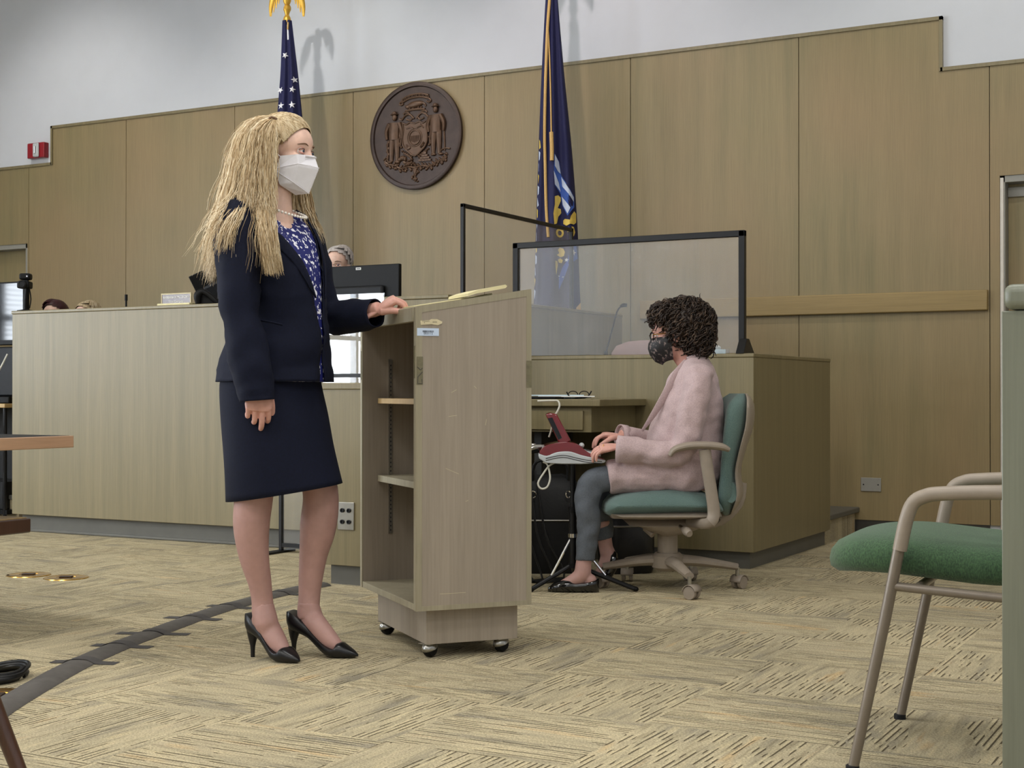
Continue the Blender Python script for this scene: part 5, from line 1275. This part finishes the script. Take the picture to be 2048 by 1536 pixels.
for i, (a, b) in enumerate((((1107, 308), (1118, 322)), ((1119, 330), (1123, 352)), ((1124, 356), (1147, 396)))): pass
decal('ribbon', [(1108, 310), (1118, 326), (1122, 353), (1148, 395), (1148, 416), (1134, 434), (1124, 413), (1121, 390), (1109, 374), (1107, 344)], 'blue_cloth', .004)
for poly in ([(1109, 312), (1117, 326), (1121, 350), (1115, 345), (1109, 335)], [(1122, 356), (1147, 396), (1147, 405), (1124, 375)], [(1107, 345), (1117, 368), (1121, 386), (1109, 372)], [(1123, 395), (1140, 418), (1134, 430), (1125, 412)]): decal('ribbon', poly, 'pale_print', .007)
for poly in ([(1109, 396), (1116, 393), (1121, 397), (1121, 404), (1116, 404), (1115, 420), (1121, 420), (1122, 428), (1116, 436), (1113, 450), (1108, 452), (1106, 430), (1109, 412)],
             [(1126, 443), (1129, 440), (1134, 443), (1138, 446), (1141, 434), (1148, 424), (1152, 428), (1152, 446), (1147, 451), (1140, 450), (1132, 454), (1126, 450)],
             [(1142, 455), (1147, 456), (1150, 466), (1147, 474), (1143, 476), (1145, 465)], [(1133, 459), (1138, 458), (1139, 465), (1134, 467)],
             [(1115, 502), (1119, 497), (1126, 499), (1129, 506), (1127, 514), (1120, 516), (1113, 512), (1118, 508)], [(1115, 521), (1120, 518), (1125, 522), (1123, 528), (1117, 527)], [(1110, 524), (1114, 524), (1115, 532), (1112, 552), (1110, 534)]): decal('scrollwork', poly, 'yellow_print', .006)
decal('scrollwork', [(1119+8*math.cos(a), 468+9*math.sin(a)) for a in [k*PI/6 for k in range(12)]], 'yellow_print', .006); decal('scrollwork', [(1119+4*math.cos(a), 468+5*math.sin(a)) for a in [k*PI/4 for k in range(8)]], 'navy_cloth', .009)
decal('star_band', [(1152, 488), (1155, 518), (1138, 528), (1131, 548), (1124, 566), (1117, 582), (1117, 556), (1124, 536), (1134, 522), (1140, 500)], 'blue_cloth', .005)
for x, y, r in ((1146, 507, 6.5), (1132, 522, 4.5), (1121, 556, 6)): star(x, y, r, .2)
for k in range(14):
    y = 280+k*23; l = 1077-(y-300)*.034; decal('fringe', [(l+.8, y), (l+2.4+1.2*math.sin(k*2.1), y+4), (l+2.2+1.2*math.cos(k*1.3), y+17), (l+.8, y+20)], 'pale_print' if k % 3 else 'yellow_print', .006)
decal('fringe', [(1152, 616), (1161, 606), (1162, 634), (1150, 634)], 'gold_cloth', .006)
# ================================================================== things on the bench
def monitor(name, label, p, rz, w, h, tilt=0.0, roll=0.0, sticker=False, zfoot=None):
    """p: centre of the panel; local -y is the side with the stand, +y the screen"""
    t = thing(name, label, 'monitor', (p.x, p.y, zfoot), rz); M = Matrix.Translation((0, 0, p.z-zfoot)) @ Matrix.Rotation(roll, 4, 'Y') @ Matrix.Rotation(tilt, 4, 'X')
    MB().box(-w/2, w/2, -.012, .018, -h/2, h/2, M).build('housing', 'black_plastic', t, bevel=.004)
    MB().box(-w/2+.012, w/2-.012, .018, .0186, -h/2+.016, h/2-.012, M).build('display', 'screen_black', t)
    MB().box(-w*.33, w*.33, -.040, -.012, -h*.36, h*.14, M).build('rear_cover', 'dark_plastic', t, bevel=.014)
    a = M @ V(0, -.05, -h*.1)
    m = MB(); m.tube([a, V(a.x, a.y-.015, a.z-.08), V(a.x, a.y-.005, .012)], [.022, .024, .028], 12, 3, flat=.6, up=(0, 1, 0)); m.build('stand_neck', 'black_plastic', t)
    MB().box(a.x-.11, a.x+.11, a.y-.07, a.y+.09, 0, .014).build('stand_base', 'black_plastic', t, bevel=.005)
    if sticker:
        s = MB().box(-.018, .018, -.0132, -.012, h/2-.026, h/2-.012, M).build('asset_label', 'paper', t); MB().box(-.013, .013, -.0138, -.0131, h/2-.021, h/2-.017, M).build('label_print', 'ink', s)
    return t
a, c = atY(800, 527, 6.86), atY(800, 583, 6.86); w_ = .56; h_ = .335
monitor('monitor', 'wide black monitor seen from behind, in front of the judge', V(a.x-w_/2, 6.86, a.z-h_/2), 0, w_, h_, 0, 0, True, 1.15)
p = at(428, 572, 8.75); monitor('monitor', 'tilted black monitor leaning behind the standing woman', V(p.x+.05, p.y, p.z), math.radians(28), .30, .26, .2, -.43, False, 1.15)
p = atY(353, 606, 6.45); n_ = thing('nameplate', 'engraved nameplate with brass edge on the bench top', 'nameplate', (p.x, 6.45, BZ), 0)
MB().box(-.125, .125, -.03, .03, 0, .012).build('base', 'yellow_paper', n_, bevel=.002)
m = MB().box(-.112, .112, -.004, .004, .012, .070); pl = m.build('plate', 'dark_wood', n_, bevel=.001)
m = MB().box(-.115, .115, -.006, .006, .066, .073); m.build('frame_edge', 'tape_tan', n_); 
for s_ in (-1, 1): MB().box(s_*.112-.003, s_*.112+.003, -.006, .006, .012, .0655).build('frame_edge', 'tape_tan', n_)
MX = Matrix.Rotation(PI/2, 4, 'X')
text('lettering', 'BARBARA M MCCRORY', .019, Matrix.Translation((0, -.0046, .048)) @ MX, 'paper', pl); text('lettering', 'Circuit Court Judge', .014, Matrix.Translation((0, -.0046, .024)) @ MX, 'paper', pl)
p = atY(414, 604, 6.47); ph = thing('desk_phone', 'black desk telephone with arched handset on the bench top', 'telephone', (p.x, 6.47, BZ), TH)
m = MB(); m.prism([(-.07, 0), (.09, 0), (.09, .03), (-.07, .055)], lambda x, z: (x, .0, z), lambda x, z: (x, .10, z)); m.build('base', 'black_plastic', ph, bevel=.004)
m = MB(); m.tube([(-.05, -.012, .008), (-.052, -.012, .052), (-.028, -.012, .074), (.004, -.012, .062), (.045, -.012, .028), (.066, -.012, .006)], [.016, .024, .019, .016, .016, .012], 14, 5); m.build('handset', 'black_plastic', ph)
p = atY(252, 609, 6.50); mc = thing('microphone', 'short black microphone standing on the long bench top', 'microphone', (p.x, 6.50, BZ), 0)
MB().lathe([(.02, 0), (.02, .006), (.006, .008), (.006, .05)], 14).build('base', 'black_plastic', mc); m = MB(); m.tube([(0, 0, .045), (0, 0, .082)], .009, 12); m.build('capsule', 'black_plastic', mc)
p = atY(52, 614, 6.47); cm = thing('camera', 'black video camera on a short post at the left end of bench', 'camera', (p.x, 6.47, BZ), TH)
MB().lathe([(.055, 0), (.055, .006), (.02, .012)], 20).build('base', 'black_plastic', cm)
m = MB(); m.tube([(-.006, 0, .01), (-.004, 0, .07), (.004, 0, .15)], .012, 10); m.tube([(.018, .01, .02), (.026, .012, .08), (.016, .01, .15)], .004, 8, 3); m.build('post', 'black_plastic', cm)
MB().box(-.05, .028, -.035, .05, .145, .192).build('camera_body', 'black_plastic', cm, bevel=.010)
m = MB().lathe([(.026, 0), (.026, .03), (.020, .034), (.018, .03), (.001, .03)], 18, Matrix.Translation((-.008, -.035, .168)) @ Matrix.Rotation(PI/2, 4, 'X')); m.build('lens', 'dark_plastic', cm)
m = MB().box(-.042, .03, -.02, .04, .200, .242); m.build('top_unit', 'black_plastic', cm, bevel=.012); MB().box(-.02, .01, -.004, .02, .19, .202).build('bracket', 'dark_plastic', cm); MB().lathe([(.005, 0), (.005, .003), (.001, .003)], 10, Matrix.Translation((.012, -.02, .222)) @ Matrix.Rotation(PI/2, 4, 'X')).build('indicator', 'chrome', cm)
# television on a cart left of the bench
a = atY(48, 562, 7.05); b = atY(22, 690, 7.05); tv = thing('television', 'wide television reflecting window blinds at the left edge', 'television', (a.x-.5, 7.05, .80), 0)
zt = a.z-.80; zb = b.z-.80
MB().box(-.5, .5, 0, .05, zb, zt).build('housing', 'black_plastic', tv, bevel=.006); MB().box(-.485, .488, -.0012, 0, zb+.035, zt-.012).build('display', 'screen_black', tv)
MB().box(.40, .47, -.002, -.0002, zb+.004, zb+.03).build('label', 'paper', tv)
MB().box(-.42, .46, -.03, .05, .05, zb-.012).build('sound_bar', 'dark_plastic', tv, bevel=.012); MB().box(-.3, .44, -.08, .16, 0, .05).build('stand_foot', 'black_plastic', tv, bevel=.008)
ct = thing('media_cart', 'black equipment cart with wooden shelf at the left edge', 'cart', (a.x-.5, 7.05, 0), 0)
MB().box(-.52, .49, -.16, .30, .772, .80).build('top_shelf', 'shelf_wood', ct, bevel=.003); MB().box(-.52, .49, -.14, .30, .04, .07).build('bottom_shelf', 'black_plastic', ct)
MB().box(-.50, .47, .26, .28, .07, .771).build('back_panel', 'nylon_black', ct)
for x in (-.5, .46):
    for y in (-.13, .27): m = MB(); m.tube([(x, y, .0), (x, y, .77)], .014, 10); m.build('post', 'black_metal', ct)
MB().box(-.1, .42, -.1, .2, .0705, .26).build('amplifier', 'nylon_black', ct, bevel=.004)
q = thing('cable', 'white cable drooping from the television at the left edge', 'cable', (a.x-.5, 6.84, 0), 0)
m = MB(); m.tube([(.46, .10, 1.14), (.44, .04, 1.02), (.36, .02, .92), (.30, .02, .86), (.36, .02, .74), (.40, .02, .66), (.34, .02, .56)], .006, 8, 5); m.build('wire', 'cord_white', q)
q = thing('cable', 'black cables hanging from the equipment cart', 'cable', (a.x-.5, 6.84, 0), 0)
for k in range(5):
    m = MB(); m.tube([(.30+.03*k, .04, .75), (.36+.03*k, -.02, .5-.03*k), (.32+.04*k, .0, .25), (.26+.05*k, -.03, .012)], .007, 8, 5); m.build('wire', 'cord_black', q)
# ================================================================== witness stand things
p = atY(1212, 706, 6.98); g = thing('gooseneck_microphone', 'slim gooseneck microphone curving over the witness stand', 'microphone', (p.x, 6.98, WZ), TH)
dd = 7.85; k_ = dd/FPX
MB().lathe([(.022, 0), (.022, .005), (.010, .008), (.010, .028), (.006, .030)], 16).build('base', 'dark_plastic', g)
m = MB(); m.tube([(0, 0, .02), (14*k_, 0, 60*k_), (22*k_, 0, 88*k_), (30*k_, 0, 98*k_)], .0042, 8, 5); m.build('stem', 'dark_plastic', g)
m = MB(); m.tube([(28*k_, 0, 97*k_), (34*k_, 0, 100*k_), (41*k_, 0, 100*k_)], [.007, .011, .010], 12, 3); m.build('capsule', 'black_plastic', g)
p = atY(1292, 680, 7.55); wc = thing('witness_chair', 'mauve padded chair just showing over the witness stand top', 'chair', (p.x, 7.55, .168), .1)
zt = p.z-.168; m = MB(); m.loft([[V(.23*k*math.copysign(abs(math.cos(a))**.6, math.cos(a)), .05*k**.4*math.sin(a)+(z-.5)*.1, z) for a in [2*PI*i/28 for i in range(28)]] for z, k in ((.55, .5), (.58, .9), (.7, 1), (.85, 1), (zt-.07, .97), (zt-.03, .85), (zt-.006, .55), (zt, .2))]); m.build('backrest', 'mauve', wc, smooth=70)
MB().box(-.25, .25, -.5, -.02, .40, .49).build('seat', 'mauve', wc, bevel=.03, seg=4)
m = MB(); m.tube([(0, -.25, .06), (0, -.25, .40)], .03, 14); m.build('column', 'taupe_plastic', wc); m = MB(); m.tube([(0, -.03, .45), (0, .03, .62)], .02, 10); m.build('back_bar', 'taupe_plastic', wc)
for k in range(5): m = MB(); m.tube([(0, -.25, .07), (.28*math.cos(k*1.2566), -.25+.28*math.sin(k*1.2566), .025)], [.025, .02], 10); m.build('base_leg', 'taupe_plastic', wc)
p = atY(1428, 704, 7.0); tb_ = thing('tissue_box', 'small white tissue box on the witness stand behind curly hair', 'tissue box', (p.x, 7.0, WZ), TH)
MB().box(-.055, .055, -.05, .05, 0, .028).build('box', 'blue_paper', tb_, bevel=.004)
m = MB(); m.loft([[V(r*math.cos(a)*(1+.2*math.sin(3*a+z*90)), r*math.sin(a)*(1+.2*math.cos(4*a)), z) for a in [2*PI*i/24 for i in range(24)]] for z, r in ((.026, .028), (.04, .034), (.05, .026), (.058, .008))]); m.build('tissue', 'paper', tb_)
p = atY(1448, 704, 7.02); g = thing('drinking_glass', 'low clear drinking glass on the witness stand beside tissue box', 'glass', (p.x, 7.02, WZ), 0)
MB().lathe([(.026, 0), (.030, .03), (.028, .03), (.025, .004), (.001, .004)], 20).build('tumbler', 'acrylic', g)
# ================================================================== reporter's desk things
def on_desk(px, y): q = atY(px, 800, y); return (q.x, y, DZT)
e = thing('paper_stack', 'loose white and pale blue papers on the reporter desk', 'papers', on_desk(1110, 6.40), .2)
for k, (x, y, r, mt) in enumerate(((-.05, .06, .1, 'paper'), (.0, .05, -.15, 'blue_paper'), (.06, .0, .25, 'paper'), (-.02, .08, .3, 'blue_paper'))): o = MB().box(-.14, .14, -.108, .108, 0, .005).build('sheet', mt, e); o.location = (x, y, k*.0052); o.rotation_euler = (0, 0, r)
e = thing('tablet', 'flat black tablet lying on the reporter desk', 'tablet', on_desk(1082, 6.27), .1)
MB().box(-.12, .1, -.055, .055, .0, .012).build('case', 'black_plastic', e, bevel=.003); MB().box(-.11, .09, -.046, .046, .012, .0125).build('display', 'screen_black', e)
e = thing('eyeglasses', 'black eyeglasses lying open on the reporter desk', 'eyeglasses', on_desk(1158, 6.42), TH)
m = MB(); m.tube([(-.062, 0, .036), (-.052, 0, .018), (-.035, 0, .008), (0, 0, .005), (.035, 0, .008), (.052, 0, .022), (.062, 0, .040)], .0034, 8, 4); m.build('temple', 'black_plastic', e)
for s_ in (-1, 1): m = MB(); m.tube([(s_*.028+.024*math.cos(a), .05, .022+.017*math.sin(a)) for a in [2*PI*k/18 for k in range(19)]], .0024, 6); m.build('rim', 'black_plastic', e)
# stenograph on its tripod
def steno():
    t = thing('stenograph', 'glossy maroon stenograph machine with grey base in front of the seated woman', 'stenograph', SO, TH)
    y0, hw = -.03, .105
    def ext(name, pts, mat, y1, y2, bev=.004, parent=t):
        m = MB(); m.prism([(p[0], p[1]) for p in pts], lambda a, b: sp(a, b, 0)+V(0, y1, 0), lambda a, b: sp(a, b, 0)+V(0, y2, 0)); return m.build(name, mat, parent, bevel=bev, smooth=30)
    lo = cr([(1078, 905), (1092, 909), (1108, 903), (1122, 900.5), (1140, 901), (1158, 907), (1175, 911), (1205, 917)], 3); up = cr([(1078, 900), (1088, 890), (1100, 886), (1116, 883), (1134, 882), (1152, 886), (1165, 896), (1180, 906), (1206, 916)], 3)
    ext('lid', lo+up[::-1], 'maroon_gloss', y0-hw, y0+hw, .006)
    ext('base', lo[::-1]+[(1076, 908), (1077, 914), (1090, 923), (1120, 925), (1160, 925), (1204, 923), (1208, 919)], 'light_grey', y0-hw-.004, y0+hw+.004, .004)
    m = MB()
    for q in (0, 4): m.tube([sp(a, b+q, 0)+V(0, y0-hw-.0045, 0) for a, b in ((1090, 914), (1112, 909), (1128, 908), (1150, 913), (1175, 918), (1200, 920))], .0016, 6, 4)
    m.build('groove', 'key_dark', t)
    f = ext('screen_flap', [(1090, 828), (1098, 825), (1112, 827), (1140, 880), (1128, 886), (1116, 884)], 'maroon_gloss', y0-.085, y0+.085, .006)
    m = MB(); m.prism([(1094, 836), (1103, 834), (1122, 874), (1115, 878)], lambda a, b: sp(a, b, 0)+V(0, y0-.0865, 0), lambda a, b: sp(a, b, 0)+V(0, y0-.08, 0)); m.build('flap_recess', 'screen_black', f)
    kb = ext('key_block', [(1168, 899), (1198, 905), (1198, 911), (1170, 906)], 'light_grey', y0-.10, y0+.09, .003)
    for j in range(8):
        for i in range(2): m = MB(); a = 1171+i*13; b = 898.5+i*3; y = y0-.092+j*.0225; m.prism([(a, b), (a+9, b+2), (a+9, b+4), (a, b+3)], lambda c, d: sp(c, d, 0)+V(0, y, 0), lambda c, d: sp(c, d, 0)+V(0, y+.018, 0)); m.build('key', 'key_dark', kb, bevel=.001)
    m = MB(); m.ell(sp(1161, 889, 0)+V(0, y0-.07, 0), (.012, .03, .012)); m.build('thumb_wheel', 'light_grey', t)
    # tripod
    q = thing('tripod', 'black tripod with chrome braces carrying the stenograph', 'tripod', SO, TH); c = sp(1145, 925, 0); X = c.x+.0; yy = y0
    m = MB(); m.tube([(X, yy, .17), (X, yy, c.z)], .0125, 12); m.build('upper_tube', 'black_metal', q)
    m = MB(); m.tube([(X, yy, .10), (X, yy, .36)], .017, 12); m.build('lower_tube', 'black_metal', q)
    m = MB(); m.tube([(X, yy, .345), (X, yy, .37)], .022, 12); m.tube([(X+.015, yy, .36), (X+.035, yy, .36)], .008, 8); m.build('clamp', 'black_plastic', q)
    m = MB(); m.tube([(X, yy, .235), (X, yy, .252)], .022, 12); m.build('collar', 'chrome', q); m = MB(); m.tube([(X, yy, .10), (X, yy, .12)], .022, 12); m.build('leg_collar', 'black_plastic', q)
    for ex, ey in ((-.185, -.06), (.275, -.05), (.02, .25)):
        P0, P1 = V(X, yy, .115), V(X+ex, yy+ey, .012); m = MB(); m.tube([P0, P1], .0105, 10); lg = m.build('leg', 'black_metal', q); mid = P0.lerp(P1, .52)
        m = MB(); m.tube([V(X, yy, .245), mid+V(0, 0, .008)], .006, 8); m.build('brace', 'chrome', q); m = MB(); m.ell(P1, (.013, .013, .011)); m.build('rubber_foot', 'black_plastic', lg)
    w = thing('cable', 'pale cable running from the desk to the stenograph with a hanging loop', 'cable', SO, TH)
    m = MB(); m.tube([sp(1075, 802, -.02), sp(1105, 801, -.03), sp(1116, 802, -.04), sp(1119, 812, -.05), sp(1113, 826, -.05), sp(1108, 832, -.04), sp(1103, 858, -.04), sp(1098, 874, -.03)], .0042, 8, 4); m.build('upper_wire', 'cord_white', w)
    m = MB(); m.tube([sp(1110, 925, -.10), sp(1098, 932, -.11), sp(1086, 948, -.11), sp(1076, 966, -.11), sp(1082, 977, -.11), sp(1094, 974, -.11), sp(1100, 958, -.11), sp(1098, 940, -.11), sp(1094, 928, -.10), sp(1086, 924, -.10)], .0042, 8, 4); m.build('hanging_loop', 'cord_white', w)
    w = thing('connector_plugs', 'silver and black cable plugs behind the stenograph', 'plug', SO, TH)
    for k, (a, b, c_, d) in enumerate(((1060, 899, 1088, 892), (1058, 905, 1080, 903), (1056, 896, 1072, 890))): m = MB(); m.tube([sp(a, b, .02*k), sp((a+c_)/2, (b+d)/2-2, .02*k), sp(c_, d, .02*k)], [.007, .010, .006], 10, 2); m.build('plug', ('steel', 'black_plastic', 'steel')[k], w)
steno()
# bags and equipment under the desk
def bag(label, px, D, w, d, h, mats=('nylon_black',), rz=0):
    p = C((px-1024)/FPX*D, D, 0); t = thing('bag', label, 'bag', p, TH+rz); m = MB(); rings = []
    for z, k in ((0, .92), (.03, 1), (h*.5, 1.02), (h*.85, .93), (h*.97, .7), (h, .4)):
        rings.append([V(w/2*k*math.copysign(abs(math.cos(a))**.55, math.cos(a)), d/2*k*math.copysign(abs(math.sin(a))**.55, math.sin(a)), z+.012*mnoise.noise(V(a*2, z*9, px))) for a in [2*PI*i/28 for i in range(28)]])
    m.loft(rings); m.build('body', mats[0], t, smooth=60)
    m = MB(); m.tube([(-w*.25, -d*.3, h*.9), (-w*.2, -d*.35, h+.07), (w*.2, -d*.35, h+.07), (w*.25, -d*.3, h*.9)], .008, 8, 5); m.build('handle', 'cord_black', t)
    m = MB(); m.tube([(-w*.45, -d*.5, h*.55), (w*.45, -d*.5, h*.55)], .005, 8); m.build('zip', 'steel', t)
    for s_ in (-1, 1): m = MB(); m.tube([(s_*w*.25+.012*math.cos(a), -d*.52, h*.82+.016*math.sin(a)) for a in [2*PI*k/14 for k in range(15)]], .003, 6); m.build('buckle', 'chrome', t)
    return t
bag('large black nylon bag under the reporter desk behind the tripod', 1100, 7.02, .34, .26, .47)
bag('black leather handbag with silver buckles under the swivel chair', 1252, 6.98, .26, .2, .42, ('black_leather',), .2)
e = thing('cable', 'tangle of dark cables on the carpet under the desk', 'cable', C((1085-1024)/FPX*6.6, 6.6, 0), TH)
for k in range(4): m = MB(); m.tube([(-.12+.03*k, .3, .5), (-.1+.04*k, .2, .2), (-.05+.05*k, .05, .012), (.02-.05*k, -.05, .008), (.1, .03*k, .008)], .005, 8, 5); m.build('wire', 'cord_black', e)
# ================================================================== things on the carpet
def fl(px, py): D = FPX*CAMH/(py-HZ); return C((px-1024)/FPX*D, D, 0)
pth = [fl(*p) for p in ((-70, 1478), (-20, 1432), (60, 1382), (150, 1332), (240, 1292), (320, 1262), (420, 1226), (500, 1203), (590, 1181), (645, 1170))]
cv = thing('cable_cover', 'grey taped cable cover strip running across the carpet', 'cable cover', (0, 0, 0), 0)
q = [V(*a) for a in cr([tuple(p) for p in pth], 6)]
def across(i): d = (q[min(i+1, len(q)-1)]-q[max(i-1, 0)]).normalized(); return V(d.y, -d.x, 0), d
rings = []
for i, p in enumerate(q):
    s, d = across(i); rings.append([p+s*x+V(0, 0, z) for x, z in ((-.052, .001), (-.046, .006), (-.028, .013), (0, .015), (.028, .013), (.046, .006), (.052, .001))])
MB().loft(rings, cap=False, closed=False).build('strip', 'gaffer_grey', cv, smooth=60)
R = random.Random(4)
for px, py in ((169, 1325), (240, 1293), (308, 1267), (390, 1237), (461, 1214), (570, 1187)):
    c = fl(px, py); i = min(range(len(q)), key=lambda k: (q[k]-c).length); s, d = across(i); c = q[i]; a = R.uniform(-.12, .12); s = (s+d*a).normalized(); dd = V(-s.y, s.x, 0); L1, L2 = R.uniform(.10, .14), R.uniform(.10, .15)
    prof = [(-L1, .0012), (-.056, .0022), (-.046, .0080), (-.028, .0150), (0, .0170), (.028, .0150), (.046, .0080), (.056, .0022), (L2, .0012)]
    MB().loft([[c+s*x+dd*w+V(0, 0, z) for x, z in prof] for w in (-.026, 0, .026)], cap=False, closed=False).build('tape', 'gaffer_dark', cv, smooth=60)
for i, (px, py, lb) in enumerate(((58, 1150, 'round brass floor outlet cover, farther one of the pair'), (133, 1155.5, 'round brass floor outlet cover, nearer one of the pair'), (-12, 1392, 'brass floor outlet cover cut by the left picture edge'))):
    b_ = thing('floor_outlet', lb, 'floor outlet', fl(px, py), TH); r = .105
    MB().lathe([(r, 0), (r-.004, .004), (r-.02, .006), (r-.024, .0045), (.045, .0045), (.045, .003), (.001, .003)], 40).build('cover', 'brass', b_)
    MB().box(-.03, .03, -.018, .018, .003, .009).build('flap', 'bronze', b_, bevel=.002)
cb = thing('cable_coil', 'coil of black cable on the carpet at the left edge', 'cable', fl(2, 1357), TH); m = MB(); pts = []
for k in range(5*24+1): a = 2*PI*k/24; rr = .072+.008*math.sin(k*.21); pts.append((rr*math.cos(a), rr*1.9*math.sin(a)*.75, .008+.006*(k//24)+.004*math.sin(a*2)))
m.tube(pts, .006, 8); m.build('loops', 'cord_black', cb)
MB().box(-.03, .02, -.12, -.09, .004, .03).build('plug', 'black_plastic', cb, bevel=.004)
